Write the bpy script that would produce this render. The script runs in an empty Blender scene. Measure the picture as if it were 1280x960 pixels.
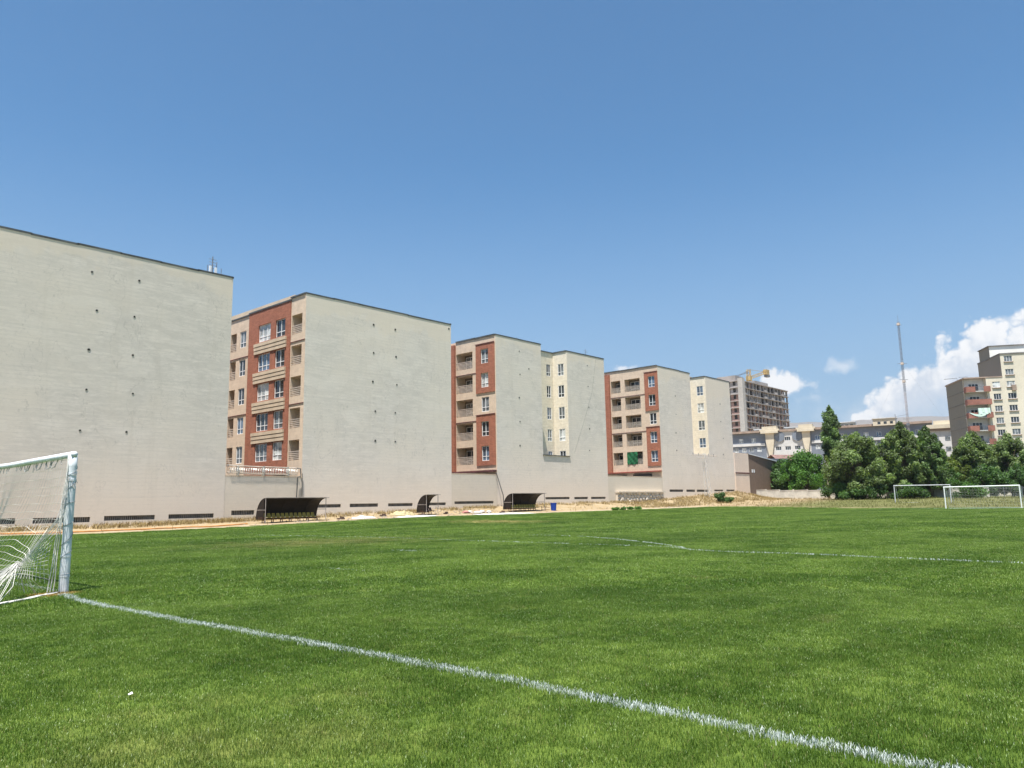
import bpy, math, random
from mathutils import Vector, Matrix, noise
rnd = random.Random(7)
R = math.radians
S = bpy.context.scene
COL = S.collection

# ------------------------------------------------------------------ camera
CAM_H, FPX = 1.41, 958.7
YAW, PITCH, ROLL = R(42.018), R(8.88), R(-0.996)
fw = Vector((math.cos(PITCH)*math.cos(YAW), math.cos(PITCH)*math.sin(YAW), math.sin(PITCH)))
r0 = Vector((math.sin(YAW), -math.cos(YAW), 0)); u0 = r0.cross(fw)
rt = r0*math.cos(ROLL) + u0*math.sin(ROLL); up = u0*math.cos(ROLL) - r0*math.sin(ROLL)
EYE = Vector((0, 0, CAM_H))
cd = bpy.data.cameras.new('camera'); cam = bpy.data.objects.new('camera', cd); COL.objects.link(cam)
m = Matrix((rt, up, -fw)).transposed().to_4x4(); m.translation = EYE; cam.matrix_world = m
cd.sensor_width = 36; cd.lens = FPX/1280*36; cd.clip_start = .05; cd.clip_end = 20000
S.camera = cam

# ------------------------------------------------------------------ sky and sun
SUN = Vector((-.70, -.35, 2.44)).normalized()          # towards the sun
SUN_EL = math.asin(SUN.z)
W = bpy.data.worlds.new('World'); S.world = W; W.use_nodes = True

class NT:
    """small helper to write node trees"""
    def __init__(s, t): s.t = t; s.n = t.nodes; s.l = t.links
    def add(s, typ, **kw):
        n = s.n.new(typ)
        for k, v in kw.items(): setattr(n, k, v)
        return n
    def put(s, sock, v):
        if v is None: return
        if isinstance(v, bpy.types.NodeSocket): s.l.new(v, sock)
        else: sock.default_value = v
    def math(s, op, a, b=None, c=None, clamp=False):
        n = s.add('ShaderNodeMath', operation=op, use_clamp=clamp)
        s.put(n.inputs[0], a); s.put(n.inputs[1], b); s.put(n.inputs[2], c)
        return n.outputs[0]
    def mix(s, f, a, b, mode='MIX'):
        n = s.add('ShaderNodeMix', data_type='RGBA', blend_type=mode)
        s.put(n.inputs[0], f); s.put(n.inputs[6], a if not isinstance(a, tuple) else (*a, 1)[:4]); s.put(n.inputs[7], b if not isinstance(b, tuple) else (*b, 1)[:4])
        return n.outputs[2]
    def noise(s, vec, scale, detail=4, rough=.55, dist=0, out=0):
        n = s.add('ShaderNodeTexNoise'); s.put(n.inputs['Vector'], vec)
        n.inputs['Scale'].default_value = scale; n.inputs['Detail'].default_value = detail
        n.inputs['Roughness'].default_value = rough; n.inputs['Distortion'].default_value = dist
        return n.outputs[out]
    def smooth(s, v, a, b, x=0., y=1.):
        n = s.add('ShaderNodeMapRange', interpolation_type='SMOOTHSTEP'); s.put(n.inputs[0], v)
        for i, q in enumerate((a, b, x, y)): s.put(n.inputs[i+1], q)
        return n.outputs[0]
    def scale(s, vec, sc):
        n = s.add('ShaderNodeMapping'); s.put(n.inputs[0], vec); n.inputs['Scale'].default_value = sc
        return n.outputs[0]

w = NT(W.node_tree); w.n.clear()
sky = w.add('ShaderNodeTexSky', sky_type='NISHITA', sun_disc=False, sun_elevation=SUN_EL,
            sun_rotation=math.atan2(SUN.x, SUN.y), altitude=1200, air_density=1.0, dust_density=0.4, ozone_density=2.0)
tc = w.add('ShaderNodeTexCoord'); dirv = tc.outputs['Generated']
sx = w.add('ShaderNodeSeparateXYZ'); w.put(sx.inputs[0], dirv)
az = w.math('MULTIPLY', w.math('ARCTAN2', sx.outputs[1], sx.outputs[0]), 57.2958)
el = w.math('MULTIPLY', w.math('ARCSINE', sx.outputs[2]), 57.2958)
n2 = w.noise(dirv, 46, 5, .55); n3 = w.noise(dirv, 9, 3, .5)
def billow(sc, det): return w.math('SUBTRACT', w.math('ABSOLUTE', w.math('SUBTRACT', w.noise(dirv, sc, det, .5), .5)), .095)
bl1, bl2, bl3 = billow(12, 1), billow(30, 2), billow(85, 3)
puff = w.math('ADD', w.math('ADD', w.math('MULTIPLY', bl1, 7.), w.math('MULTIPLY', bl2, 5.5)), w.math('ADD', w.math('MULTIPLY', bl3, 3.), w.math('MULTIPLY', w.math('SUBTRACT', n2, .5), 1.2)))
# height of the cumulus bank over the horizon, by compass direction: it climbs to the right of the picture and goes on there
fc = w.add('ShaderNodeFloatCurve'); cv = fc.mapping.curves[0]
prof = [(-70, 3.5), (-45, 7), (-20, 9), (-5, 11), (3, 11.6), (8, 11.3), (11, 10.9), (13, 9.7), (15, 8.7), (16.7, 7.1), (18.3, 5.5), (20, 4.3), (27, 2.0), (60, 1.0)]
while len(cv.points) < len(prof): cv.points.new(.5, .5)
for p, (a, e) in zip(cv.points, prof): p.location = ((a+70)/130, e/15)
fc.mapping.update()
w.put(fc.inputs['Value'], w.math('DIVIDE', w.math('ADD', az, 70.), 130., clamp=True))
top = w.math('MULTIPLY', fc.outputs[0], 15.)
gap = w.math('ADD', w.math('SUBTRACT', top, el), puff)
front = w.smooth(w.math('ABSOLUTE', w.math('ADD', az, 5)), 60, 75, 1, 0)
bank = w.math('MULTIPLY', w.smooth(gap, -.25, .8), front)
# thin lower side: the bank thins out towards the hazy horizon
bank = w.math('MULTIPLY', bank, w.smooth(w.math('ADD', gap, w.math('MULTIPLY', w.math('SUBTRACT', n3, .5), 6)), 2.6, 6.4, 1, .42))
def blob(a0, e0, ra, re, amp, soft, nz):
    da = w.math('DIVIDE', w.math('SUBTRACT', az, a0), ra); de = w.math('DIVIDE', w.math('SUBTRACT', el, e0), re)
    q = w.math('SUBTRACT', 1., w.math('SQRT', w.math('ADD', w.math('MULTIPLY', da, da), w.math('MULTIPLY', de, de))))
    q = w.math('ADD', q, w.math('MULTIPLY', puff, nz))
    return w.math('MULTIPLY', w.smooth(q, 0., soft), amp)
dens = bank
for args in ((22.1, 7.95, 2.3, 1.0, .97, .5, .36), (18.4, 8.95, 1.9, .7, .5, .9, .38), (33.4, 9.75, 1.5, .55, .75, .7, .5), (15.5, 5.3, 10, 2.2, .6, 1.5, .22), (20.5, 7.0, 1.6, .8, .3, 1.2, .6)):
    dens = w.math('MAXIMUM', dens, blob(*args))
lit = w.smooth(w.math('SUBTRACT', w.math('ADD', gap, w.math('MULTIPLY', w.math('SUBTRACT', n2, .5), 4.)), w.math('ADD', w.math('MULTIPLY', bl2, 16.), w.math('MULTIPLY', bl3, 9.))), .4, 4.6)
ccol = w.mix(lit, (5.9, 5.9, 5.9), (3.9, 4.3, 4.85))
hz = w.smooth(el, 0., 26., 1., 0.)
tint = w.mix(1., sky.outputs[0], (.50, .84, .95), 'MULTIPLY')      # the camera's white balance
scol = w.mix(w.math('MULTIPLY', hz, .86), tint, (2.0, 2.7, 3.6))
fin = w.mix(dens, scol, ccol)
bg = w.add('ShaderNodeBackground'); w.put(bg.inputs[0], fin); bg.inputs[1].default_value = 0.088
wo = w.add('ShaderNodeOutputWorld'); w.l.new(bg.outputs[0], wo.inputs[0])

ld = bpy.data.lights.new('sun', 'SUN'); ld.energy = 4.8; ld.angle = R(.53); ld.color = (1, .955, .89)
sun = bpy.data.objects.new('sun', ld); COL.objects.link(sun); sun.location = (0, 0, 80)
sun.rotation_euler = (-SUN).to_track_quat('-Z', 'Y').to_euler()
vs = S.view_settings; vs.view_transform = 'Standard'; vs.look = 'None'; vs.gamma = 1; vs.use_curve_mapping = False
vs.exposure = 1.0
S.cycles.max_bounces = 6; S.cycles.diffuse_bounces = 3; S.cycles.transparent_max_bounces = 8

# ------------------------------------------------------------------ helpers: pixels of the photograph to places
def ray(x, y): return fw + rt*((x-640)/FPX) - up*((y-480)/FPX)
def onX(x, y, X): d = ray(x, y); return EYE + d*(X/d.x)
def onY(x, y, Y): d = ray(x, y); return EYE + d*(Y/d.y)
def onP(x, y, P, n): d = ray(x, y); return EYE + d*((P-EYE).dot(n)/d.dot(n))

# ------------------------------------------------------------------ materials
MATS = {}
def mat(name, fn):
    if name in MATS: return MATS[name]
    M = bpy.data.materials.new(name); M.use_nodes = True; t = NT(M.node_tree); t.n.clear()
    out = t.add('ShaderNodeOutputMaterial'); sh = fn(t); t.l.new(sh, out.inputs[0]); MATS[name] = M
    return M
def bsdf(t, col, rough=.8, metal=0, bump=None, bstr=.3, bdist=.02, spec=.3, **kw):
    b = t.add('ShaderNodeBsdfPrincipled')
    t.put(b.inputs['Base Color'], col if not isinstance(col, tuple) else (*col, 1)[:4])
    t.put(b.inputs['Roughness'], rough); t.put(b.inputs['Metallic'], metal); t.put(b.inputs['Specular IOR Level'], spec)
    if bump is not None:
        bn = t.add('ShaderNodeBump'); t.put(bn.inputs['Height'], bump); bn.inputs['Strength'].default_value = bstr; bn.inputs['Distance'].default_value = bdist
        t.l.new(bn.outputs[0], b.inputs['Normal'])
    return b.outputs[0]
def opos(t): return t.add('ShaderNodeTexCoord').outputs['Object']
def wpos(t): return t.add('ShaderNodeNewGeometry').outputs['Position']
def dirty(name, c, var=.12, sc=1.5, rough=.75, metal=0, spec=.3, bd=.004):
    """a plain coloured surface with uneven tone and fine relief"""
    def f(t):
        p = wpos(t); a = t.noise(p, sc, 5, .6); b = t.noise(p, sc*9, 3, .6)
        k = t.math('ADD', t.math('MULTIPLY', a, 1.3), t.math('MULTIPLY', b, .5))
        lo = tuple(q*(1-var*1.4) for q in c); hi = tuple(min(1, q*(1+var*1.2)) for q in c)
        return bsdf(t, t.mix(t.smooth(k, .55, 1.25), lo, hi), rough, metal, b, .25, bd, spec)
    return mat(name, f)
def render_wall(name, c, seed=0.):
    """troweled cement render: long horizontal strokes, scaffold lifts, stains"""
    def f(t):
        p0 = wpos(t); mp = t.add('ShaderNodeMapping'); t.put(mp.inputs[0], p0); mp.inputs['Location'].default_value = (seed*13.7, seed*7.3, seed*3.1); p = mp.outputs[0]
        st = t.noise(t.scale(p, (.45, .45, 1.7)), 1.3, 9, .74, .5)
        st2 = t.noise(t.scale(p, (.9, .9, 4.6)), 2.0, 6, .75, .4)
        big = t.noise(p, .12, 4, .55); med = t.noise(p, .8, 5, .6)
        vert = t.noise(t.scale(p, (1.2, 1.2, .07)), 1.1, 4, .65)
        sx = t.add('ShaderNodeSeparateXYZ'); t.put(sx.inputs[0], p0)
        band = t.math('FRACT', t.math('ADD', t.math('DIVIDE', sx.outputs[2], 3.12), t.math('MULTIPLY', big, .35)))
        seam = t.math('MULTIPLY', t.smooth(band, .0, .10, 1, 0), t.smooth(st, .35, .7))
        col = t.mix(t.smooth(st, .36, .66), tuple(q*.86 for q in c), tuple(q*1.06 for q in c))
        col = t.mix(t.math('MULTIPLY', t.smooth(med, .45, .7), .3), col, tuple(q*.84 for q in c))
        col = t.mix(t.math('MULTIPLY', t.smooth(st2, .5, .70), .45), col, tuple(q*.76 for q in c))
        col = t.mix(t.smooth(big, .35, .68), col, (c[0]*1.02, c[1]*1.0, c[2]*.965))
        grain = t.noise(t.scale(p, (1, 1, 1.6)), 3.2, 5, .7)
        col = t.mix(t.math('MULTIPLY', t.smooth(grain, .5, .72), .38), col, tuple(q*.74 for q in c))
        course = t.math('ABSOLUTE', t.math('SUBTRACT', t.math('FRACT', t.math('ADD', t.math('DIVIDE', sx.outputs[2], .31), t.math('MULTIPLY', t.noise(t.scale(p, (.3, .3, .3)), 1., 3, .6), 1.1))), .5))
        col = t.mix(t.math('MULTIPLY', t.math('MULTIPLY', t.smooth(course, .0, .22, 1, 0), t.smooth(st, .38, .62)), .26), col, tuple(q*.70 for q in c))
        crack = t.math('ABSOLUTE', t.math('SUBTRACT', t.noise(t.scale(p, (1, 1, .5)), .22, 5, .6, .3), .5))
        col = t.mix(t.math('MULTIPLY', t.smooth(crack, .0, .004, 1, 0), .4), col, tuple(q*.6 for q in c))
        patch = t.smooth(t.noise(t.scale(p, (.25, .25, .6)), 1., 2, .4), .60, .615)
        col = t.mix(t.math('MULTIPLY', patch, .22), col, tuple(min(.85, q*1.12) for q in c))
        col = t.mix(t.math('MULTIPLY', t.smooth(vert, .52, .78), .34), col, (c[0]*.80, c[1]*.78, c[2]*.74))
        col = t.mix(t.math('MULTIPLY', seam, .38), col, tuple(q*.72 for q in c))
        # newer, warmer coat on the parapet and a paler, warmer tone towards the foot
        wob = t.math('ADD', sx.outputs[2], t.math('ADD', t.math('MULTIPLY', t.math('SUBTRACT', med, .5), 2.6), t.math('MULTIPLY', t.math('SUBTRACT', big, .5), 7.)))
        col = t.mix(t.math('MULTIPLY', t.smooth(wob, 20.2, 21.0), .6), col, (c[0]*1.03, c[1]*.985, c[2]*.91))
        col = t.mix(t.math('MULTIPLY', t.smooth(t.math('SUBTRACT', wob, t.math('MULTIPLY', sx.outputs[0], .02)), .2, 5.5, 1, 0), .6), col, (c[0]*1.06, c[1]*.99, c[2]*.88))
        h = t.math('ADD', t.math('MULTIPLY', st2, .6), t.math('ADD', t.math('MULTIPLY', st, .5), t.math('MULTIPLY', t.noise(p, 6, 4, .6), .5)))
        return bsdf(t, col, .93, 0, h, .18, .03, .15)
    return mat(name, f)
def bricky(name, c, mortar, bw, bh, ms=.02, var=.25, rough=.85, bstr=.5, bdist=.012):
    def f(t):
        p = wpos(t); sx = t.add('ShaderNodeSeparateXYZ'); t.put(sx.inputs[0], p)
        cb = t.add('ShaderNodeCombineXYZ'); t.put(cb.inputs[0], t.math('ADD', sx.outputs[0], sx.outputs[1])); t.put(cb.inputs[1], sx.outputs[2])
        br = t.add('ShaderNodeTexBrick'); t.put(br.inputs['Vector'], cb.outputs[0])
        br.inputs['Scale'].default_value = 1; br.inputs['Brick Width'].default_value = bw; br.inputs['Row Height'].default_value = bh
        br.inputs['Mortar Size'].default_value = ms; br.inputs['Mortar Smooth'].default_value = .2; br.inputs['Bias'].default_value = 0
        t.put(br.inputs['Color1'], (*[q*(1-var) for q in c], 1)); t.put(br.inputs['Color2'], (*[q*(1+var) for q in c], 1)); t.put(br.inputs['Mortar'], (*mortar, 1))
        n = t.noise(p, 1.8, 6, .72); v = t.noise(t.scale(p, (1.5, 1.5, .12)), 1.2, 4, .6)
        col = t.mix(.6, br.outputs[0], t.mix(n, tuple(q*.55 for q in c), tuple(q*1.45 for q in c)), 'MIX')
        col = t.mix(t.math('MULTIPLY', t.smooth(v, .5, .8), .3), col, tuple(q*.6 for q in c))
        return bsdf(t, col, rough, 0, t.math('SUBTRACT', 1., br.outputs['Fac']), bstr, bdist, .25)
    return mat(name, f)

WALLC = (.735, .668, .60)
M_w = [render_wall('cement_render_%d' % i, tuple(q*k for q in WALLC), i*3.7) for i, k in enumerate((.95, 1.0, 1.0, 1.02))]
M_court = render_wall('court_render', (.66, .60, .52), 23)
M_beige = bricky('beige_stone', (.60, .475, .36), (.46, .36, .27), .62, .31, .012, .09)
M_beige2 = dirty('beige_trim', (.56, .45, .33), .1, .9)
M_cream = bricky('cream_tile', (.71, .64, .52), (.53, .46, .36), .62, .40, .02, .05)
M_red = bricky('red_brick', (.32, .122, .075), (.31, .18, .13), .36, .14, .018, .38)
M_cap = dirty('roof_flashing', (.10, .105, .105), .3, .6, .5, .3)
M_roof = dirty('roof_felt', (.16, .15, .14), .25, .5)
M_frame = dirty('white_window_frame', (.80, .80, .80), .05, 2, .4)
M_dark = dirty('opening_dark', (.035, .032, .03), .3, 1)  # near-black colour stands in for the shade inside openings
M_rail = dirty('pale_railing', (.55, .47, .40), .15, 2, .55)
M_ledge = dirty('maroon_ledge', (.13, .055, .055), .3, 1.2)
M_ventm = dirty('vent_grille', (.24, .22, .19), .3, 2); M_vback = dirty('vent_back', (.085, .08, .07), .3, 1); M_bshade = dirty('balcony_back_shade', (.20, .165, .13), .15, 1)  # balcony back walls: shade of the recess is put into a darker colour
def glass(name, c, rough=.04, tint=.5):
    def f(t):
        n = t.noise(wpos(t), .35, 2, .5)
        return bsdf(t, t.mix(t.smooth(t.noise(wpos(t), 1.1, 2, .5), .4, .62), c, tuple(min(1, q*2.2+.01) for q in c)), rough, 0, n, .10, .05, tint)
    return mat(name, f)
G_dark = glass('window_glass_dark', (.020, .024, .028)); G_blue = glass('window_glass_sky', (.05, .075, .11), .03, 1.0)
G_curt = glass('window_glass_curtained', (.30, .31, .30), .12, .6); G_mid = glass('window_glass_grey', (.09, .10, .105), .06, .6)
GL = [G_dark, G_mid, G_curt, G_blue, G_dark, G_mid]

# ------------------------------------------------------------------ mesh helpers
BASE = {}
class MB:
    def __init__(s): s.v = []; s.f = []
    def quad(s, a, b, c, d): i = len(s.v); s.v += [tuple(a), tuple(b), tuple(c), tuple(d)]; s.f.append((i, i+1, i+2, i+3)); return s
    def tri(s, a, b, c): i = len(s.v); s.v += [tuple(a), tuple(b), tuple(c)]; s.f.append((i, i+1, i+2)); return s
    def box(s, x0, x1, y0, y1, z0, z1):
        i = len(s.v); s.v += [(x, y, z) for x in (x0, x1) for y in (y0, y1) for z in (z0, z1)]
        s.f += [tuple(i+k for k in q) for q in ((0, 1, 3, 2), (4, 6, 7, 5), (0, 4, 5, 1), (2, 3, 7, 6), (0, 2, 6, 4), (1, 5, 7, 3))]; return s
    def obox(s, O, a, b, c, A, B, C):
        """box along free axes: O + a*[A0,A1] + b*[B0,B1] + c*[C0,C1]"""
        i = len(s.v); s.v += [tuple(O+a*p+b*q+c*r) for p in A for q in B for r in C]
        s.f += [tuple(i+k for k in q) for q in ((0, 1, 3, 2), (4, 6, 7, 5), (0, 4, 5, 1), (2, 3, 7, 6), (0, 2, 6, 4), (1, 5, 7, 3))]; return s
    def tube(s, pts, r, n=6, cap=True):
        pts = [Vector(p) for p in pts]; rs = r if isinstance(r, (list, tuple)) else [r]*len(pts); base = len(s.v); pu = None
        for k, p in enumerate(pts):
            d = (pts[min(k+1, len(pts)-1)] - pts[max(k-1, 0)])
            d = d.normalized() if d.length > 1e-9 else Vector((0, 0, 1))
            if pu is None: pu = d.orthogonal().normalized()
            pu = (pu - d*pu.dot(d)); pu = pu.normalized() if pu.length > 1e-6 else d.orthogonal().normalized(); pv = d.cross(pu)
            for j in range(n):
                a = 2*math.pi*j/n; s.v.append(tuple(p + (pu*math.cos(a) + pv*math.sin(a))*rs[k]))
        for k in range(len(pts)-1):
            for j in range(n):
                a = base+k*n+j; b = base+k*n+(j+1) % n; s.f.append((a, b, b+n, a+n))
        if cap: s.f.append(tuple(range(base+n-1, base-1, -1))); s.f.append(tuple(range(len(s.v)-n, len(s.v))))
        return s
    def panel(s, P, s0, s1, z0, z1, holes=(), dp=.15):
        """sheet with openings: P(s, z, depth) -> point; holes (s0, s1, z0, z1[, depth])"""
        hs = [h for h in holes if h[0] < s1-1e-6 and h[1] > s0+1e-6 and h[2] < z1-1e-6 and h[3] > z0+1e-6]
        us = sorted({s0, s1, *[min(max(x, s0), s1) for h in hs for x in h[:2]]}); zs = sorted({z0, z1, *[min(max(x, z0), z1) for h in hs for x in h[2:4]]})
        for a, b in zip(us, us[1:]):
            for c, d in zip(zs, zs[1:]):
                m1, m2 = (a+b)/2, (c+d)/2
                if any(h[0] < m1 < h[1] and h[2] < m2 < h[3] for h in hs): continue
                s.quad(P(a, c, 0), P(b, c, 0), P(b, d, 0), P(a, d, 0))
        for h in hs:
            a, b, c, d = h[:4]; q = h[4] if len(h) > 4 else dp
            s.quad(P(a, c, 0), P(a, d, 0), P(a, d, q), P(a, c, q)); s.quad(P(b, c, 0), P(b, c, q), P(b, d, q), P(b, d, 0))
            s.quad(P(a, c, 0), P(a, c, q), P(b, c, q), P(b, c, 0)); s.quad(P(a, d, 0), P(b, d, 0), P(b, d, q), P(a, d, q))
        return s
    def mesh(s, name, off=Vector((0, 0, 0)), smooth=False):
        me = bpy.data.meshes.new(name); me.from_pydata([(x-off[0], y-off[1], z-off[2]) for x, y, z in s.v], [], s.f); me.update()
        if smooth: me.polygons.foreach_set('use_smooth', [True]*len(me.polygons))
        return me
    def build(s, name, m, parent=None, smooth=False, **tags):
        off = BASE[parent.name] if parent else Vector((0, 0, 0))
        o = bpy.data.objects.new(name, s.mesh(name, off, smooth)); o.data.materials.append(m); COL.objects.link(o)
        if parent: o.parent = parent
        BASE[o.name] = off
        return tag(o, **tags)
def tag(o, label=None, cat=None, group=None, kind=None):
    for k, v in (('label', label), ('category', cat), ('group', group), ('kind', kind)):
        if v: o[k] = v
    return o
def thing(name, loc, label, cat, group=None):
    o = bpy.data.objects.new(name, None); COL.objects.link(o); o.location = loc; o.empty_display_size = .3
    BASE[o.name] = Vector(loc); return tag(o, label, cat, group)
def place(name, me, m, parent, loc, rz=0, scale=None):
    """a part that shares its mesh; loc is a world place"""
    o = bpy.data.objects.new(name, me); COL.objects.link(o)
    if len(me.materials) == 0: me.materials.append(m)
    if me.materials[0] != m: o.material_slots[0].link = 'OBJECT'; o.material_slots[0].material = m
    if parent:
        o.parent = parent; o.location = Vector(loc) - BASE[parent.name]
    else: o.location = loc
    o.rotation_euler = (0, 0, rz); BASE[o.name] = Vector(loc)
    if scale: o.scale = scale
    return o
def sub(name, me, m, parent):
    o = bpy.data.objects.new(name, me); COL.objects.link(o); o.parent = parent
    if len(me.materials) == 0: me.materials.append(m)
    if me.materials[0] != m: o.material_slots[0].link = 'OBJECT'; o.material_slots[0].material = m
    return o
def lerp(tab, x):
    if x <= tab[0][0]: return tab[0][1]
    for (a, p), (b, q) in zip(tab, tab[1:]):
        if x <= b: return p + (q-p)*(x-a)/(b-a)
    return tab[-1][1]
def sst(a, b, x): t = min(1, max(0, (x-a)/(b-a))); return t*t*(3-2*t)

# ------------------------------------------------------------------ terrain
ZE = [(-80, 0), (14, -.02), (20, -.09), (30, .02), (42, .26), (51, .34), (63, .30), (75, .38), (90, .41), (103, .44), (140, .6)]
ZW = [(-80, .2), (22, .22), (33, .38), (50, .74), (60, .98), (78, 1.3), (89, 1.4), (99, 1.35), (108, 1.85), (119, 2.45), (131, 2.9), (136, 2.3), (140, 1.8)]
ZF = [(-80, .9), (20, 1.0), (34, 1.25), (50, 1.3), (60, 1.55), (67, 1.8), (90, 1.9)]
def terr(x, y):
    side = lerp(ZE, x)*sst(30, 55, y)
    if y > 55: t = min(1, (y-55)/9); side += (lerp(ZW, x)-lerp(ZE, x))*(.35*t + .65*sst(0, 1, t))
    f = sst(99, 140, x); z = side*(1-f) + lerp(ZF, y)*f
    if y > 55 and x < 140: k = sst(55, 63, y); z = z*(1-k) + side*k
    far = sst(45, 62, y) * sst(100, 112, x)
    return z + (.05*noise.noise(Vector((x*.3, y*.3, 0))) + .03*noise.noise(Vector((x*.9, y*.9, 5))))*max(sst(54, 57, y), sst(103, 107, x))*(1 if y < 64 else .3)
EDGE_Y = lambda x: 54.6 + .5*noise.noise(Vector((x*.15, 1.7, 0))) + .25*noise.noise(Vector((x*.7, 4.1, 0)))
EDGE_X = lambda y: 104.5 + .8*noise.noise(Vector((y*.12, 9.7, 0)))
def on_ground(x, y, dz=0): return Vector((x, y, terr(x, y)+dz))

GRASS_D, GRASS_L = (.080, .148, .020), (.185, .272, .052)
def grass_colour(t):
    p = wpos(t); flat = t.scale(p, (1, 1, 0))
    big = t.noise(t.scale(flat, (.6, 1.5, 0)), .16, 4, .6, .6); med = t.noise(flat, .55, 5, .62, .4); fine = t.noise(flat, 3.5, 4, .6)
    k = t.math('ADD', t.math('ADD', t.math('MULTIPLY', big, .75), t.math('MULTIPLY', med, .75)), t.math('MULTIPLY', fine, .45))
    col = t.mix(t.smooth(k, .76, 1.18), GRASS_D, GRASS_L)
    # a worn, strawy strip before the dugouts and a bald spot at the post
    sx = t.add('ShaderNodeSeparateXYZ'); t.put(sx.inputs[0], p)
    def ell(x, y, rx, ry):
        a = t.math('DIVIDE', t.math('SUBTRACT', sx.outputs[0], x), rx); b = t.math('DIVIDE', t.math('SUBTRACT', sx.outputs[1], y), ry)
        return t.math('SUBTRACT', 1., t.math('SQRT', t.math('ADD', t.math('MULTIPLY', a, a), t.math('MULTIPLY', b, b))))
    nn = t.math('MULTIPLY', t.math('SUBTRACT', t.noise(flat, 1.1, 5, .65), .5), 2.6)
    worn = t.smooth(t.math('ADD', ell(42.5, 40, 4.5, 6.5), t.math('MULTIPLY', nn, .8)), .1, 1.1)
    worn = t.math('MAXIMUM', worn, t.math('MULTIPLY', t.smooth(t.math('ADD', ell(18, 27, 8, 6), nn), .1, 1.4), .6))
    worn = t.math('MAXIMUM', worn, t.math('MULTIPLY', t.smooth(t.math('ADD', ell(2.4, 4.8, 2.2, 2.0), nn), .2, 1.6), .3))
    col = t.mix(t.math('MULTIPLY', worn, .75), col, (.46, .36, .17))
    bald = t.smooth(t.math('ADD', ell(4.72, 14.86, .55, .42), t.math('MULTIPLY', nn, .25)), .0, .5)
    dry = t.smooth(t.noise(flat, .9, 6, .7), .58, .78)
    col = t.mix(t.math('MULTIPLY', dry, .45), col, (.27, .25, .095))
    return col, bald, p
def f_blade(t):
    col, bald, p = grass_colour(t)
    at = t.add('ShaderNodeAttribute', attribute_name='tone'); v = at.outputs['Fac']
    col = t.mix(1., col, t.mix(v, (.62, .66, .55), (1.42, 1.34, 1.5)), 'MULTIPLY')
    col = t.mix(t.math('MULTIPLY', t.math('GREATER_THAN', v, .955), .7), col, (.25, .21, .085))
    col = t.mix(t.math('MULTIPLY', bald, .8), col, (.42, .27, .09))
    d = t.add('ShaderNodeBsdfDiffuse'); t.put(d.inputs[0], col)
    g = t.add('ShaderNodeBsdfGlossy'); g.inputs['Roughness'].default_value = .42; t.put(g.inputs[0], (.8, .9, .8, 1))
    tr = t.add('ShaderNodeBsdfTranslucent'); t.put(tr.inputs[0], t.mix(1., col, (1.2, 1.35, .7), 'MULTIPLY'))
    m1 = t.add('ShaderNodeMixShader'); m1.inputs[0].default_value = .30; t.l.new(d.outputs[0], m1.inputs[1]); t.l.new(tr.outputs[0], m1.inputs[2])
    m2 = t.add('ShaderNodeMixShader'); m2.inputs[0].default_value = .03; t.l.new(m1.outputs[0], m2.inputs[1]); t.l.new(g.outputs[0], m2.inputs[2])
    return m2.outputs[0]
M_blade = mat('grass_blade', f_blade)
def f_turf(t):
    col, bald, p = grass_colour(t)
    n = t.noise(p, 22, 4, .7); n2 = t.noise(t.scale(p, (1, 1, 0)), 6, 4, .7)
    col = t.mix(1., col, t.mix(n, (.5, .48, .45), (1.0, .95, .9)), 'MULTIPLY')
    col = t.mix(t.math('MULTIPLY', t.smooth(n2, .6, .8), .3), col, (.13, .10, .05))
    col = t.mix(bald, col, (.40, .27, .11))
    return bsdf(t, col, .95, 0, t.math('ADD', n, n2), .8, .04, .1)
M_turf = mat('turf', f_turf)
def f_soil(t):
    p = wpos(t); a = t.noise(p, .35, 5, .62); b = t.noise(p, 2.2, 6, .66); c = t.noise(p, 14, 4, .6)
    col = t.mix(t.smooth(a, .35, .65), (.29, .225, .14), (.36, .29, .195))
    col = t.mix(t.math('MULTIPLY', t.smooth(b, .42, .62), .75), col, (.30, .21, .095))
    col = t.mix(t.math('MULTIPLY', t.smooth(c, .55, .75), .35), col, (.22, .17, .11))
    sx = t.add('ShaderNodeSeparateXYZ'); t.put(sx.inputs[0], p)
    pale = t.math('MULTIPLY', t.smooth(t.math('ADD', sx.outputs[1], t.math('MULTIPLY', t.math('SUBTRACT', b, .5), 3)), 55.2, 57.2, 1, 0), t.smooth(sx.outputs[0], 98, 106, 1, 0))
    col = t.mix(t.math('MULTIPLY', pale, .7), col, (.42, .36, .28))
    # green-yellow weeds behind the far goal line
    gw = t.math('MULTIPLY', t.smooth(sx.outputs[0], 102, 108), t.smooth(sx.outputs[1], 42, 54, 1, 0))
    col = t.mix(t.math('MULTIPLY', gw, t.smooth(b, .35, .6, .7, 1.)), col, (.105, .115, .036))
    return bsdf(t, col, .95, 0, t.math('ADD', b, t.math('MULTIPLY', c, .5)), .6, .08, .1)
M_soil = mat('dry_soil', f_soil)

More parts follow.
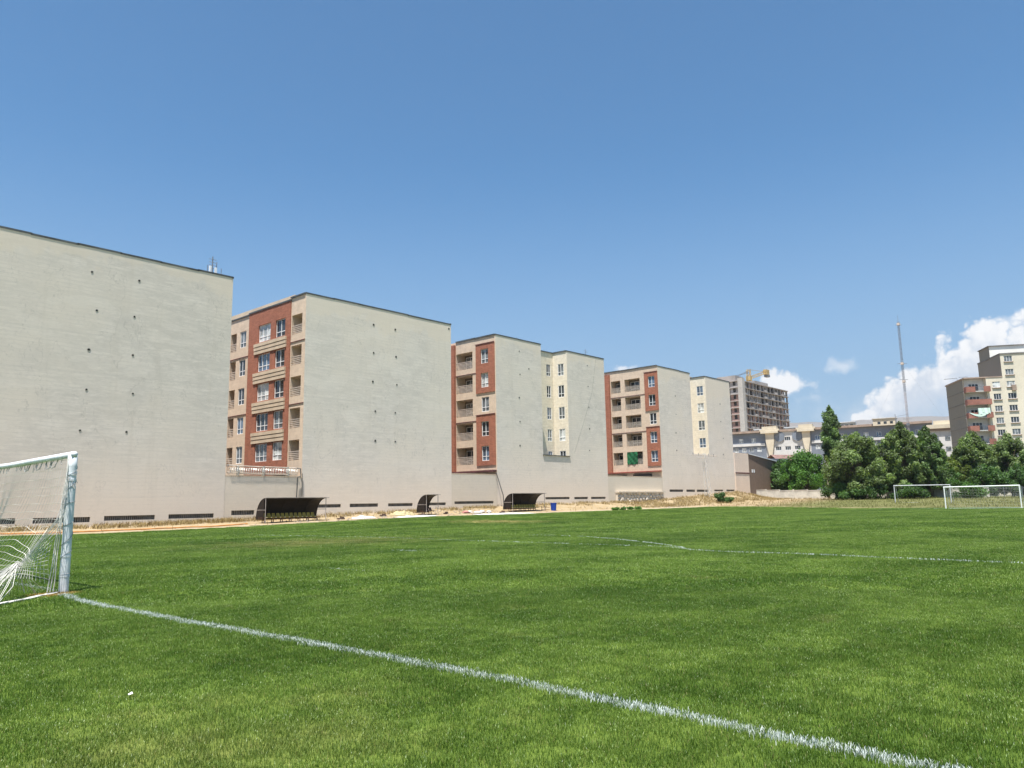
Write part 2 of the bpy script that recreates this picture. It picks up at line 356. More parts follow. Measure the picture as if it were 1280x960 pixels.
def sheet(name, xs, ys, zf, m, keep=None):
    mb = MB(); idx = {}
    for i, x in enumerate(xs):
        for j, y in enumerate(ys):
            idx[i, j] = len(mb.v); mb.v.append((x, y, zf(x, y)))
    for i in range(len(xs)-1):
        for j in range(len(ys)-1): mb.f.append((idx[i, j], idx[i+1, j], idx[i+1, j+1], idx[i, j+1]))
    return mb.build(name, m, None, True, kind='structure')
def steps(*segs):
    out = []
    for a, b, d in segs:
        n = max(1, round((b-a)/d)); out += [a+(b-a)*i/n for i in range(n)]
    return out + [segs[-1][1]]
gx = steps((-4000, -400, 900), (-400, -40, 40), (-40, 0, 4), (0, 146, 1), (146, 400, 40), (400, 4000, 600))
gy = steps((-4000, -400, 900), (-400, -40, 40), (-40, 30, 5), (30, 54, 2), (54, 66, .75), (66, 100, 6), (100, 400, 40), (400, 4000, 600))
sheet('ground', gx, gy, terr, M_soil)
# the pitch: a turf sheet just above the soil, ragged along its edges
px_ = steps((-35, 0, 5), (0, 104, 1)); pmb = MB(); rows = []
for x in px_[:-1] + [None]:
    row = []
    for j in range(61):
        if x is None:
            y = -40 + (EDGE_Y(104)+40)*j/60; xx = EDGE_X(y)
        else: xx = x; y = -40 + (EDGE_Y(x)+40)*(j/60)**.8
        if x is None: y = -40 + (EDGE_Y(104)+40)*(j/60)**.8
        row.append(len(pmb.v)); pmb.v.append((xx, y, terr(xx, y)+.012))
    rows.append(row)
for a, b in zip(rows, rows[1:]):
    for j in range(60): pmb.f.append((a[j], b[j], b[j+1], a[j+1]))
pmb.build('football_pitch', M_turf, None, True, kind='structure')

# ------------------------------------------------------------------ grass blades: patches of blades set out over the pitch
def blade_mesh(name, pts, h0, h1, w0, w1, lean=.55, m=None, tones=None):
    v = []; f = []; tone = []
    for (x, y, z) in pts:
        h = rnd.uniform(h0, h1); wd = rnd.uniform(w0, w1)/2; a = rnd.uniform(0, 6.283); b = rnd.uniform(0, 6.283)
        lx, ly = math.cos(b)*h*rnd.uniform(.1, lean), math.sin(b)*h*rnd.uniform(.1, lean); cx, cy = math.cos(a)*wd, math.sin(a)*wd
        i = len(v); v += [(x-cx, y-cy, z-.004), (x+cx, y+cy, z-.004), (x+cx*.8+lx*.4, y+cy*.8+ly*.4, z+h*.6), (x-cx*.8+lx*.4, y-cy*.8+ly*.4, z+h*.6), (x+lx*1.2, y+ly*1.2, z+h)]
        f += [(i, i+1, i+2, i+3), (i+3, i+2, i+4)]; tone += [rnd.random()]*5
    me = bpy.data.meshes.new(name); me.from_pydata(v, [], f); at = me.attributes.new('tone', 'FLOAT', 'POINT'); at.data.foreach_set('value', tone)
    me.materials.append(m or M_blade); me.update(); return me
def patches(tagname, size, count, n, *dims):
    c = bpy.data.collections.new(tagname)
    for k in range(n):
        pts = [(rnd.uniform(-.62, .62)*size, rnd.uniform(-.62, .62)*size, 0) for _ in range(count)]
        c.objects.link(bpy.data.objects.new('grass_patch', blade_mesh('grass_patch', pts, *dims)))
    return c
def scatter(name, pts, coll, label):
    me = bpy.data.meshes.new(name); me.from_pydata(pts, [], []); o = bpy.data.objects.new(name, me); COL.objects.link(o); me.materials.append(M_blade)
    ng = bpy.data.node_groups.new(name, 'GeometryNodeTree')
    ng.interface.new_socket('Geometry', in_out='INPUT', socket_type='NodeSocketGeometry'); ng.interface.new_socket('Geometry', in_out='OUTPUT', socket_type='NodeSocketGeometry')
    gi = ng.nodes.new('NodeGroupInput'); go = ng.nodes.new('NodeGroupOutput'); ip = ng.nodes.new('GeometryNodeInstanceOnPoints')
    ci = ng.nodes.new('GeometryNodeCollectionInfo'); ci.inputs[0].default_value = coll; ci.inputs[1].default_value = True; ci.inputs[2].default_value = True
    rv = ng.nodes.new('FunctionNodeRandomValue'); rv.data_type = 'FLOAT_VECTOR'; rv.inputs[0].default_value = (0, 0, 0); rv.inputs[1].default_value = (0, 0, 6.283)
    sv = ng.nodes.new('FunctionNodeRandomValue'); sv.data_type = 'FLOAT_VECTOR'; sv.inputs[0].default_value = (1, 1, .8); sv.inputs[1].default_value = (1.1, 1.1, 1.25)
    L = ng.links.new; L(gi.outputs[0], ip.inputs['Points']); L(ci.outputs[0], ip.inputs['Instance']); ip.inputs['Pick Instance'].default_value = True
    L(rv.outputs[0], ip.inputs['Rotation']); L(sv.outputs[0], ip.inputs['Scale']); L(ip.outputs[0], go.inputs[0])
    md = o.modifiers.new('scatter', 'NODES'); md.node_group = ng
    return tag(o, label, 'grass', kind='stuff')
cN = patches('near_grass', .5, 2700, 5, .016, .036, .0026, .0046)
cM = patches('mid_grass', 1.0, 2600, 4, .018, .038, .006, .011)
cF = patches('far_grass', 2.0, 2300, 4, .022, .042, .016, .03)
def grid_pts(step, lo, hi, fwd):
    out = []
    x = -12.0
    while x < 105:
        y = -14.0
        while y < 56:
            jx, jy = x+rnd.uniform(-.06, .06)*step, y+rnd.uniform(-.06, .06)*step; d = math.hypot(jx, jy)
            a = math.degrees(math.atan2(jy, jx))
            if lo <= d < hi and jy < EDGE_Y(jx)-.1 and jx < EDGE_X(jy)-.2 and (d < 5 or -12 < a < 96 or fwd): out.append((jx, jy, terr(jx, jy)+.012))
            y += step
        x += step
    return out
scatter('near_grass_blades', grid_pts(.5, 2.2, 13, False), cN, 'short mown green grass blades around the near goal line')
scatter('middle_grass_blades', grid_pts(1.0, 12.6, 36, False), cM, 'short mown green grass blades across the penalty area')
scatter('far_grass_blades', grid_pts(2.0, 35, 130, False), cF, 'short mown green grass blades on the far half of the pitch')

# ------------------------------------------------------------------ painted lines: whitened blades along each line
def f_paint(t):
    at = t.add('ShaderNodeAttribute', attribute_name='tone'); n = t.noise(wpos(t), 5, 4, .6)
    k = t.math('ADD', t.math('MULTIPLY', at.outputs['Fac'], .9), t.math('MULTIPLY', n, .6))
    return bsdf(t, t.mix(t.smooth(k, .15, .62), (.21, .27, .14), (.56, .61, .58)), .8, spec=.2)
M_paint = mat('line_paint_on_grass', f_paint)
GX, GY0, GY1 = 4.95, 15.1, 22.42      # near goal line and its posts
FXG = 98.6                            # far goal line
GC = (GY0+GY1)/2
def line(name, pts, width, dens, h, wd, patchy=.0):
    P = []
    for (x0, y0), (x1, y1) in zip(pts, pts[1:]):
        L = math.hypot(x1-x0, y1-y0)
        for _ in range(int(L*width*dens)):
            t = rnd.random(); g = rnd.gauss(0, .36)*width; x = x0+(x1-x0)*t; y = y0+(y1-y0)*t
            if noise.noise(Vector((x*1.3, y*1.3, 3))) + .6*noise.noise(Vector((x*5, y*5, 8))) < patchy-1: continue
            g += .25*width*noise.noise(Vector((x*2.5, y*2.5, 1)))
            x += g*(y1-y0)/L; y -= g*(x1-x0)/L; P.append((x, y, terr(x, y)+.014))
    me = blade_mesh(name, P, h*.55, h, wd*.7, wd*1.3, .5, M_paint); o = bpy.data.objects.new(name, me); COL.objects.link(o); return tag(o, kind='structure')
line('goal_line_marking', [(4.5, -6), (4.55, -2), (4.59, 1.2), (4.61, 1.95), (4.66, 2.6), (4.71, 4.3), (4.71, 6.9), (4.64, 9.6), (4.61, 12.6), (4.67, 13.6), (4.82, 14.7)], .112, 9000, .040, .005, .38)
line('goal_line_marking', [(GX, 14.9), (GX, 24)], .12, 900, .04, .008, .8)
line('penalty_area_marking', [(18.7, -1.4), (18.95, 3), (19.3, 5.9), (19.7, 8), (19.62, 10.1), (20.0, 11.3)], .075, 1250, .05, .014, .55)
line('penalty_area_marking', [(20.0, 11.3), (21.0, 12.65), (21.2, 17), (21.4, 20.5), (21.35, 22.1), (21.9, 27.1), (21.44, 37.7)], .07, 800, .048, .014, .72)
line('penalty_arc_marking', [(20.1, 11.4), (20.9, 12.1), (21.84, 13.15), (22.8, 14.4), (23.6, 15.55), (24.6, 17.05), (25.5, 18.7), (25.9, 19.8)], .075, 1200, .05, .014, .55)
line('penalty_arc_marking', [(25.9, 19.8), (26.2, 21.2), (26.2, 22.8)], .08, 400, .055, .017, .8)
line('goal_area_marking', [(10.5, 13.4), (10.5, 15.3)], .08, 420, .042, .011, .8)
line('penalty_spot_marking', [(15.9, GC-.5), (15.95, GC+.7)], .35, 200, .042, .014, .7)
line('far_goal_line_marking', [(FXG, 5), (FXG, 30)], .13, 900, .05, .03, .6)

# ------------------------------------------------------------------ windows, shared between all the blocks
WIN = {}
def window_meshes(wd, h, cols, tr):
    """frame and pane; local x across, -y outwards, z up, origin at the lower left of the opening"""
    key = (round(wd, 2), round(h, 2), cols, tr)
    if key in WIN: return WIN[key]
    f = MB(); t = .065; y0, y1 = -.03, .04
    f.box(0, wd, y0, y1, 0, t); f.box(0, wd, y0, y1, h-t, h); f.box(0, t, y0, y1, t, h-t); f.box(wd-t, wd, y0, y1, t, h-t)
    for k in range(1, cols): x = wd*k/cols; f.box(x-t*.55, x+t*.55, y0+.004, y1, t, h-t)
    if tr: f.box(t, wd-t, y0+.008, y1-.004, h*tr-t*.5, h*tr+t*.5)
    p = MB()
    n = cols
    for k in range(n):
        a, b = wd*k/n, wd*(k+1)/n; tilt = rnd.uniform(-.008, .008)
        for c, d in ((0, h*tr), (h*tr, h)) if tr else ((0, h),): p.quad((a, .015+tilt, c), (b, .015-tilt, c), (b, .015-tilt, d), (a, .015+tilt, d))
    WIN[key] = (f.mesh('window'), p.mesh('pane')); return WIN[key]
def window(parent, P, rz, s0, s1, z0, z1, cols=2, tr=.28, dep=.13, g=None, flip=True):
    wd, h = abs(s1-s0), z1-z0; fm, pm = window_meshes(wd, h, cols, tr)
    o = place('window', fm, M_frame, parent, P(max(s0, s1) if flip else min(s0, s1), z0, dep), rz)
    sub('pane', pm, g or rnd.choice(GL), o); return o
RAILS = {}
def railing(parent, P, rz, s0, s1, z0, h, n, dep=.06, m=None, flip=True, bars='h'):
    wd = abs(s1-s0); key = (round(wd, 2), h, n, bars)
    if key not in RAILS:
        a = MB(); a.box(0, wd, -.03, .03, h-.05, h)
        b = MB()
        if bars == 'h': b.box(0, wd, -.02, .02, 0, .07)
        else: b.box(0, .03, -.015, .015, .02, h-.05)
        RAILS[key] = (a.mesh('railing'), b.mesh('rail'))
    a, b = RAILS[key]; o = place('railing', a, m or M_rail, parent, P(max(s0, s1) if flip else min(s0, s1), z0, dep), rz)
    for k in range(n):
        r = sub('rail', b, m or M_rail, o)
        r.location = (0, 0, .06+(h-.16)*k/max(1, n-1)) if bars == 'h' else (wd*(k+.5)/n, 0, 0)
    return o
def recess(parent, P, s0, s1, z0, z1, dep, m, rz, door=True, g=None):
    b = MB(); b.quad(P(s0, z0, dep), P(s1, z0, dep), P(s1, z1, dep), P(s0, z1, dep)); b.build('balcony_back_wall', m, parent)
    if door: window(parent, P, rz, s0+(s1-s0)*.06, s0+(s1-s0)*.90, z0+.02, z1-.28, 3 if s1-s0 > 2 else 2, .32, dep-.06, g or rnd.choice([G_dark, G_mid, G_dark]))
MHOLE = None
def hole(parent, p):
    """pipe opening in a blank wall facing -Y"""
    global MHOLE
    if MHOLE is None:
        r = MB(); r.tube([(0, .06, 0), (0, -.05, 0)], .17, 10, False); r.tube([(0, -.05, 0), (0, -.05, 0.0001)], .17, 10, False)
        for k in range(10):
            a, b = 2*math.pi*k/10, 2*math.pi*(k+1)/10
            r.quad((math.cos(a)*.17, -.05, math.sin(a)*.17), (math.cos(b)*.17, -.05, math.sin(b)*.17), (math.cos(b)*.12, -.05, math.sin(b)*.12), (math.cos(a)*.12, -.05, math.sin(a)*.12))
        d = MB(); d.tube([(0, .05, 0), (0, -.02, 0)], .12, 10); MHOLE = (r.mesh('pipe_opening'), d.mesh('opening_mouth'))  # the mouth is a solid near-black plug, its inner shade painted
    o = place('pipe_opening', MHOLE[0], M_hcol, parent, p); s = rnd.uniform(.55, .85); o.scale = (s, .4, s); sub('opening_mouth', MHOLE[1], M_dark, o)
M_hcol = dirty('pipe_collar', (.34, .32, .28), .3, 3)
def vent(parent, x0, x1, z0, z1, Y=64.):
    b = MB(); b.box(x0, x1, Y+.18, Y+.22, z0, z1); o = b.build('basement_vent', M_vback, parent)
    g = MB(); n = int((x1-x0)/.16)
    for k in range(n+1): x = x0+.03+(x1-x0-.06)*k/n; g.box(x-.022, x+.022, Y+.10, Y+.14, z0, z1)
    g.build('grille', M_ventm, o)
def PX(X, Y0=64.): return lambda s, z, d=0: Vector((X+d, Y0+s, z))         # facade facing -X; s runs back from the corner
def PY(Y): return lambda s, z, d=0: Vector((s, Y+d, z))                      # wall facing -Y; s is x
RX = R(-90)
def coping(parent, pts, z, w_=.03, h=.15):
    b = MB()
    for (x0, y0), (x1, y1) in zip(pts, pts[1:]):
        d = Vector((x1-x0, y1-y0, 0)); L = d.length; d /= L; n = Vector((-d.y, d.x, 0)); k = max(1, int(L/3)); O = Vector((x0, y0, z))
        for q in range(k):
            j = rnd.uniform(-.025, .025)
            b.obox(O, d, n, Vector((0, 0, 1)), (L*q/k-.05, L*(q+1)/k+.05-.004*(q % 2)), (-w_, .14), (j, h+j))
    return b.build('coping', M_cap, parent)
def shell(parent, x0, x1, y0, y1, z0, z1, m, skip=''):
    """the far sides and the roof of a block"""
    b = MB()
    if 'E' not in skip: b.quad((x1, y0, z0), (x1, y1, z0), (x1, y1, z1), (x1, y0, z1))
    if 'N' not in skip: b.quad((x0, y1, z0), (x0, y1, z1), (x1, y1, z1), (x1, y1, z0))
    if 'W' not in skip: b.quad((x0, y0, z0), (x0, y0, z1), (x0, y1, z1), (x0, y1, z0))
    b.build('outer_wall', m, parent)
    MB().quad((x0, y0, z1-.3), (x1, y0, z1-.3), (x1, y1, z1-.3), (x0, y1, z1-.3)).build('roof', M_roof, parent)

# ------------------------------------------------------------------ block 1: the blank wall at the left
YW = 64.
b1 = thing('apartment_building', (21, YW, .3), 'apartment block showing only a blank grey wall, cluster of antennas on its roof corner', 'building', 'apartment blocks beside the pitch')
v1 = [(8.5, 12.6, .60, 1.0), (14.3, 17.5, .60, 1.0), (18.6, 22.5, .58, .98), (23.5, 27.4, .66, 1.02), (28.5, 32.4, .68, 1.04)]
MB().panel(PY(YW), 4, 33.3, -.5, 22.2, v1, .18).build('blank_wall', M_w[0], b1)
shell(b1, 4, 33.3, YW, YW+18, -.5, 22.2, M_w[0])
for q in v1: vent(b1, *q)
coping(b1, [(4, YW), (33.3, YW), (33.3, YW+18)], 22.15)
for p in ((115, 340), (174, 351), (121, 388), (168, 396), (111, 437), (166, 444), (108, 487), (166, 492), (100, 538), (158, 540)): hole(b1, onY(*p, YW))

# ------------------------------------------------------------------ block 2: brick facade with beige bands
X2 = 40.98; P2 = PX(X2)
b2 = thing('apartment_building', (X2, YW, .6), 'apartment block with red brick facade striped by beige bands beneath its windows', 'building', 'apartment blocks beside the pitch')
T2 = [20.42-3.13*k for k in range(5)]
H2b, H2w, H2n, H2l, H2o = [], [], [], [], []
for k, t in enumerate(T2):
    H2b.append((.6, 2.45, t-1.95, t, 1.5)); H2n.append((3.5, 5.35, t-1.82, t)); H2w.append((6.3, 8.7, t-1.82, t)); H2l.append((11.4, 12.7, t-1.8, t)); H2o.append((13.45, 14.7, t-2.05, t, 1.3))
MB().panel(P2, 0, 2.6, 3, 22.3, H2b).build('corner_cladding', M_beige, b2)
MB().panel(lambda s, z, d=0: Vector((X2-.10+d, YW+s, z)), 2.6, 10.7, 4.6, 22.05, [(*h, .22) for h in H2n+H2w], .22).build('brick_panel', M_red, b2, label='red brick panel with two columns of windows')
rv = MB()
for s in (2.6, 10.7): rv.quad(P2(s, 4.6, -.10), P2(s, 4.6, .05), P2(s, 22.05, .05), P2(s, 22.05, -.10))
rv.quad(P2(2.6, 22.05, -.1), P2(10.7, 22.05, -.1), P2(10.7, 22.05, .3), P2(2.6, 22.05, .3)); rv.build('brick_return', M_red, b2)
MB().panel(P2, 10.7, 18, 3, 21.95, H2l+H2o).build('side_cladding', M_beige, b2)
MB().box(X2+.4, X2+.7, YW+2.7, YW+18, 21.8, 22.75).build('parapet', M_beige2, b2)
MB().box(X2-.03, X2+.35, YW+10.72, YW+18, 3, 4.9).build('plinth', M_beige2, b2)
for k, t in enumerate(T2):
    recess(b2, P2, *H2b[k], M_bshade, RX, True, G_dark); railing(b2, P2, RX, .6, 2.45, t-1.93, .85, 5)
    recess(b2, P2, *H2o[k], M_bshade, RX, True, G_dark); railing(b2, P2, RX, 13.45, 14.7, t-2.03, .9, 5)
    window(b2, P2, RX, *H2n[k][:2], t-1.82, t, 2, .3, .06); window(b2, P2, RX, *H2w[k][:2], t-1.82, t, 3, .3, .06); window(b2, P2, RX, *H2l[k][:2], t-1.8, t, 2, .3, .1)
    if k < 4:
        for q in range(3):
            z = t-1.95-.385*q; MB().box(X2-.26+.03*q, X2-.09, YW+3.2, YW+9.35, z-.33, z).build('band', M_beige2, b2)
    for (a, b_, zz) in ((.02, 2.58, t+.35), (10.75, 15.5, t+.2)):
        if k in (1, 3): MB().box(X2-.06, X2+.002, YW+a, YW+b_, zz, zz+.07).build('string_course', M_ledge, b2)
v2 = [(42.0, 45.5, 1.36, 1.68), (46.55, 50.1, 1.36, 1.70), (51.4, 54.75, 1.37, 1.68), (55.9, 59.6, 1.40, 1.70)]
MB().panel(PY(YW), X2, 60.5, -.5, 22.3, v2, .18).build('blank_wall', M_w[1], b2)
for q in v2: vent(b2, *q)
shell(b2, X2+.002, 60.5, YW, YW+18, -.5, 22.3, M_w[1], 'W')
coping(b2, [(X2, YW), (60.5, YW), (60.5, YW+18)], 22.25); coping(b2, [(X2, YW+2.6), (X2, YW+.15)], 22.25, .12); coping(b2, [(X2-.02, YW+10.7), (X2-.02, YW+2.62)], 22.02, .14, .16); coping(b2, [(X2, YW+18), (X2, YW+10.72)], 21.93, .1, .14)
for p in ((467, 406), (494, 412), (467, 441), (495, 446), (466, 477), (496, 481), (469, 514), (494, 516), (469, 551), (494, 552), (561, 411)): hole(b2, onY(*p, YW))

# ------------------------------------------------------------------ block 3: one column of balconies, cream tiled notch
X3 = 68.07; P3 = PX(X3)
b3 = thing('apartment_building', (X3, YW, 1), 'apartment block with a single column of balconies and a cream tiled light well', 'building', 'apartment blocks beside the pitch')
T3 = [20.72-3.05*k for k in range(5)]
H3b = [(4.05, 7.05, t-2.15, t, 1.6) for t in T3]; H3w = [(1.2, 2.5, t-1.82, t) for t in T3]
MB().panel(P3, 0, 18, 4.2, 22.3, H3b+H3w, .2).build('facade_cladding', M_beige, b3)
for (z0, z1) in ((15.16, 21.4), (6.13, 12.39)):
    rp = MB().panel(lambda s, z, d=0: Vector((X3-.10+d, YW+s, z)), .14, 3.38, z0, z1, [(*h, .12) for h in H3w if z0 < h[2] < z1], .12)
    for (a, b_) in ((.14, .14), (3.38, 3.38)): rp.quad(P3(a, z0, -.1), P3(a, z0, .01), P3(a, z1, .01), P3(a, z1, -.1))
    rp.quad(P3(.14, z0, -.1), P3(3.38, z0, -.1), P3(3.38, z0, .01), P3(.14, z0, .01)); rp.quad(P3(.14, z1, -.1), P3(3.38, z1, -.1), P3(3.38, z1, .01), P3(.14, z1, .01))
    rp.build('brick_panel', M_red, b3); MB().box(X3-.16, X3-.11, YW+.1, YW+3.42, z1, z1+.07).build('panel_trim', M_ledge, b3)
MB().box(X3-.35, X3-.003, YW+7.1, YW+8.3, 5.4, 21.95).build('brick_pier', M_red, b3)
for k, t in enumerate(T3):
    recess(b3, P3, *H3b[k], M_bshade, RX); railing(b3, P3, RX, 4.05, 7.05, t-2.13, .95, 6)
    window(b3, P3, RX, 1.2, 2.5, t-1.82, t, 2, .3, .08, [G_mid, G_curt, G_mid, G_dark, G_blue][k])
    if k in (1, 3): MB().box(X3-.05, X3-.003, YW+3.42, YW+7.08, t+.12, t+.2).build('string_course', M_ledge, b3)
MB().box(X3-.7, X3-.003, YW+.05, YW+8.3, 5.3, 5.52).build('canopy', M_ledge, b3)
v3 = [(77.1, 82.2, 1.9, 2.2), (83.2, 86.3, 1.88, 2.18), (87.0, 90.5, 1.88, 2.18)]
XN3 = 82.39; YR3 = 66.5; ZN3 = 7.6
MB().panel(PY(YW), X3, 76.85, -.5, 22.3, [], .18).build('blank_wall', M_w[2], b3)
MB().panel(PY(YW), 76.85, XN3, -.5, ZN3, v3[:1], .18).build('light_well_wall', M_w[2], b3)
MB().panel(PY(YW), XN3, 91.2, -.5, 22.15, v3[1:], .18).build('blank_wall', M_w[2], b3)
for q in v3: vent(b3, *q)
MB().quad((76.85, YW, ZN3-2), (76.85, YR3, ZN3-2), (76.85, YR3, 22.2), (76.85, YW, 22.2)).build('light_well_side', M_cream, b3)
TN3 = [20.5-3.02*k for k in range(5)]
hn = [(.58, 1.62, t-1.67, t) for t in TN3]; hr = [(80.95, 81.85, t-1.67, t) for t in TN3]
MB().panel(PX(XN3), 0, 2.5, ZN3-2, 22.15, hn, .12).build('tiled_wall', M_cream, b3)
MB().panel(PY(YR3), 76.85, XN3, ZN3-2, 22.15, hr, .12).build('tiled_wall', M_cream, b3)
for k, t in enumerate(TN3):
    window(b3, PX(XN3), RX, .58, 1.62, t-1.67, t, 2, .3, .05); window(b3, PY(YR3), 0, 80.95, 81.85, t-1.67, t, 2, .3, .05, None, False)
MB().quad((76.85, YW, ZN3-2), (XN3, YW, ZN3-2), (XN3, YR3, ZN3-2), (76.85, YR3, ZN3-2)).build('light_well_floor', M_roof, b3)
coping(b3, [(76.85, YW), (XN3, YW)], ZN3, .12, .1)
shell(b3, X3+.002, 76.85, YW, YW+18, -.5, 22.3, M_w[2], 'WE'); 
rr = MB(); rr.quad((76.85, YR3, 21.9), (XN3, YR3, 21.9), (XN3, YW+18, 21.9), (76.85, YW+18, 21.9)); rr.quad((XN3, YW, 21.9), (91.2, YW, 21.9), (91.2, YW+18, 21.9), (XN3, YW+18, 21.9)); rr.build('roof', M_roof, b3)
MB().quad((91.2, YW, -.5), (91.2, YW+18, -.5), (91.2, YW+18, 22.15), (91.2, YW, 22.15)).quad((76.8, YW+18, -.5), (91.2, YW+18, -.5), (91.2, YW+18, 22.15), (76.8, YW+18, 22.15)).build('outer_wall', M_w[2], b3)
coping(b3, [(X3, YW), (76.85, YW)], 22.25); coping(b3, [(X3, YW+7), (X3, YW+.17)], 22.25, .1, .18); coping(b3, [(76.85, YR3), (XN3-.2, YR3)], 22.12, .1, .14); coping(b3, [(XN3, YR3), (XN3, YW+.17)], 22.10, .1, .16); coping(b3, [(XN3, YW), (91.2, YW), (91.2, YW+18)], 22.10)
for p in ((649, 439), (661, 461), (650, 468), (649, 497), (650, 527), (650, 557), (734, 457), (735, 483), (736, 509), (737, 536), (737, 563)): hole(b3, onY(*p, YW))
cb = MB(); cb.tube([onY(745, 446, YW)+Vector((0, -.008, 0)), onY(740, 490, YW)+Vector((0, -.008, 0)), onY(729, 530, YW)+Vector((0, -.008, 0)), onY(718, 566, YW)+Vector((0, -.008, 0))], .011, 4).build('loose_cable', M_hcol, b3)

# ------------------------------------------------------------------ block 4: two columns of balconies, green tarpaulin
X4 = 106.0; P4 = PX(X4); Z4 = 23.0
b4 = thing('apartment_building', (X4, YW, 1.7), 'apartment block with two columns of balconies, one hung with a green tarpaulin', 'building', 'apartment blocks beside the pitch')
T4 = [21.43-3.0*k for k in range(5)]
H4b = [(3.4, 6.4, t-2.05, t, 1.5) for t in T4]; H4n = [(7.2, 9.1, t-2.05, t, 1.5) for t in T4]; H4w = [(.55, 1.8, t-1.8, t) for t in T4]
MB().panel(P4, 0, 18, 4.2, Z4, H4b+H4n+H4w, .2).build('facade_cladding', M_beige, b4)
for (z0, z1) in ((15.8, 22.1), (7.0, 13.2)):
    rp = MB().panel(lambda s, z, d=0: Vector((X4-.10+d, YW+s, z)), .02, 2.5, z0, z1, [(*h, .12) for h in H4w if z0 < h[2] < z1], .12)
    for a in (.02, 2.5): rp.quad(P4(a, z0, -.1), P4(a, z0, .01), P4(a, z1, .01), P4(a, z1, -.1))
    rp.quad(P4(.02, z1, -.1), P4(2.5, z1, -.1), P4(2.5, z1, .01), P4(.02, z1, .01)); rp.build('brick_panel', M_red, b4)
    MB().box(X4-.16, X4-.11, YW, YW+2.54, z1, z1+.07).build('panel_trim', M_ledge, b4)
MB().box(X4-.35, X4-.003, YW+9.25, YW+10.6, 6.2, 22.6).build('brick_pier', M_red, b4)
M_rail4 = dirty('grey_railing_panel', (.42, .37, .31), .2, 2)
for k, t in enumerate(T4):
    recess(b4, P4, *H4b[k], M_bshade, RX); recess(b4, P4, *H4n[k], M_bshade, RX)
    railing(b4, P4, RX, 3.4, 6.4, t-2.03, .85, 6, .06, M_rail4); railing(b4, P4, RX, 7.2, 9.1, t-2.03, .85, 6, .06, M_rail4)
    window(b4, P4, RX, .55, 1.8, t-1.8, t, 2, .3, .08)
    if k in (1, 3): MB().box(X4-.05, X4-.003, YW+2.55, YW+9.2, t+.15, t+.23).build('string_course', M_ledge, b4)
M_ired = dirty('red_flashing', (.28, .075, .055), .2, 1); M_green = dirty('green_tarpaulin', (.012, .10, .038), .35, .8, .6)
MB().box(X4-.5, X4-.003, YW+.03, YW+10.7, 6.05, 6.22).build('ledge', M_ired, b4)
MB().box(X4-.35, X4-.003, YW+1.9, YW+5.2, 5.1, 5.75).build('ledge_opening_shade', M_dark, b4); MB().box(X4-.35, X4-.003, YW+6.6, YW+10.4, 5.2, 5.7).build('ledge_opening_shade', M_dark, b4)  # solid near-black boxes, painted shade of the openings under the ledge
gt = MB(); n = 14
for i in range(n):
    for j in range(6):
        def q(i, j): s = 4.35+2.0*i/n; return Vector((X4-.08+.5*.10*math.sin(i*1.3)*(.4+.6*(1-j/6))+.04*math.sin(j*2+i), YW+s, T4[4]-.02-1.98*j/6+.06*math.sin(i*.8)*(j/6)))
        gt.quad(q(i, j), q(i+1, j), q(i+1, j+1), q(i, j+1))
tag(gt.build('tarpaulin', M_green, None, True), 'green tarpaulin hung across the lowest balcony of the block', 'tarpaulin')
v4 = [(108, 112.3, 2.86, 3.24), (113.3, 116.2, 2.86, 3.24), (116.75, 120.9, 2.86, 3.24), (122.9, 126.2, 2.95, 3.25), (127.4, 130.6, 2.97, 3.27)]
XN4 = 121.8; XA4 = 116.4; YR4 = 67.2; ZN4 = 9.2
MB().panel(PY(YW), X4, XA4, -.5, Z4-.1, v4[:2], .18).build('blank_wall', M_w[3], b4)
MB().panel(PY(YW), XA4, XN4, -.5, ZN4, v4[2:3], .18).build('light_well_wall', M_w[3], b4)
MB().panel(PY(YW), XN4, 131, -.5, Z4, v4[3:], .18).build('blank_wall', M_w[3], b4)
for q in v4: vent(b4, *q)
TN4 = [21.4-3.06*k for k in range(4)]
MB().panel(PX(XN4), 0, YR4-YW, ZN4-2, Z4, [(.5, 1.75, t-1.7, t) for t in TN4], .12).build('tiled_wall', M_cream, b4)
for k, t in enumerate(TN4): window(b4, PX(XN4), RX, .5, 1.75, t-1.7, t, 2, .3, .05)
wl = MB(); wl.quad((XA4, YR4, ZN4-2), (XN4, YR4, ZN4-2), (XN4, YR4, Z4), (XA4, YR4, Z4)); wl.quad((XA4, YW, ZN4-2), (XA4, YR4, ZN4-2), (XA4, YR4, Z4), (XA4, YW, Z4)); wl.quad((XA4, YW, ZN4-1.5), (XN4, YW, ZN4-1.5), (XN4, YR4, ZN4-1.5), (XA4, YR4, ZN4-1.5)); wl.build('light_well_side', M_cream, b4)
shell(b4, X4+.002, XA4, YW, YW+18, -.5, Z4-.1, M_w[3], 'WE')
MB().quad((XN4, YW, Z4-.3), (131, YW, Z4-.3), (131, YW+18, Z4-.3), (XN4, YW+18, Z4-.3)).quad((XA4, YR4, Z4-.3), (XN4, YR4, Z4-.3), (XN4, YW+18, Z4-.3), (XA4, YW+18, Z4-.3)).build('roof', M_roof, b4)
MB().quad((131, YW, -.5), (131, YW+18, -.5), (131, YW+18, Z4), (131, YW, Z4)).quad((XA4, YW+18, -.5), (131, YW+18, -.5), (131, YW+18, Z4), (XA4, YW+18, Z4)).build('outer_wall', M_w[3], b4)
coping(b4, [(X4, YW), (XA4, YW)], Z4-.12); coping(b4, [(X4, YW+11), (X4, YW+.17)], Z4-.03, .1, .18); coping(b4, [(XN4, YW), (131, YW), (131, YW+18)], Z4-.05); coping(b4, [(XN4, YR4), (XN4, YW+.17)], Z4-.04, .1, .16)
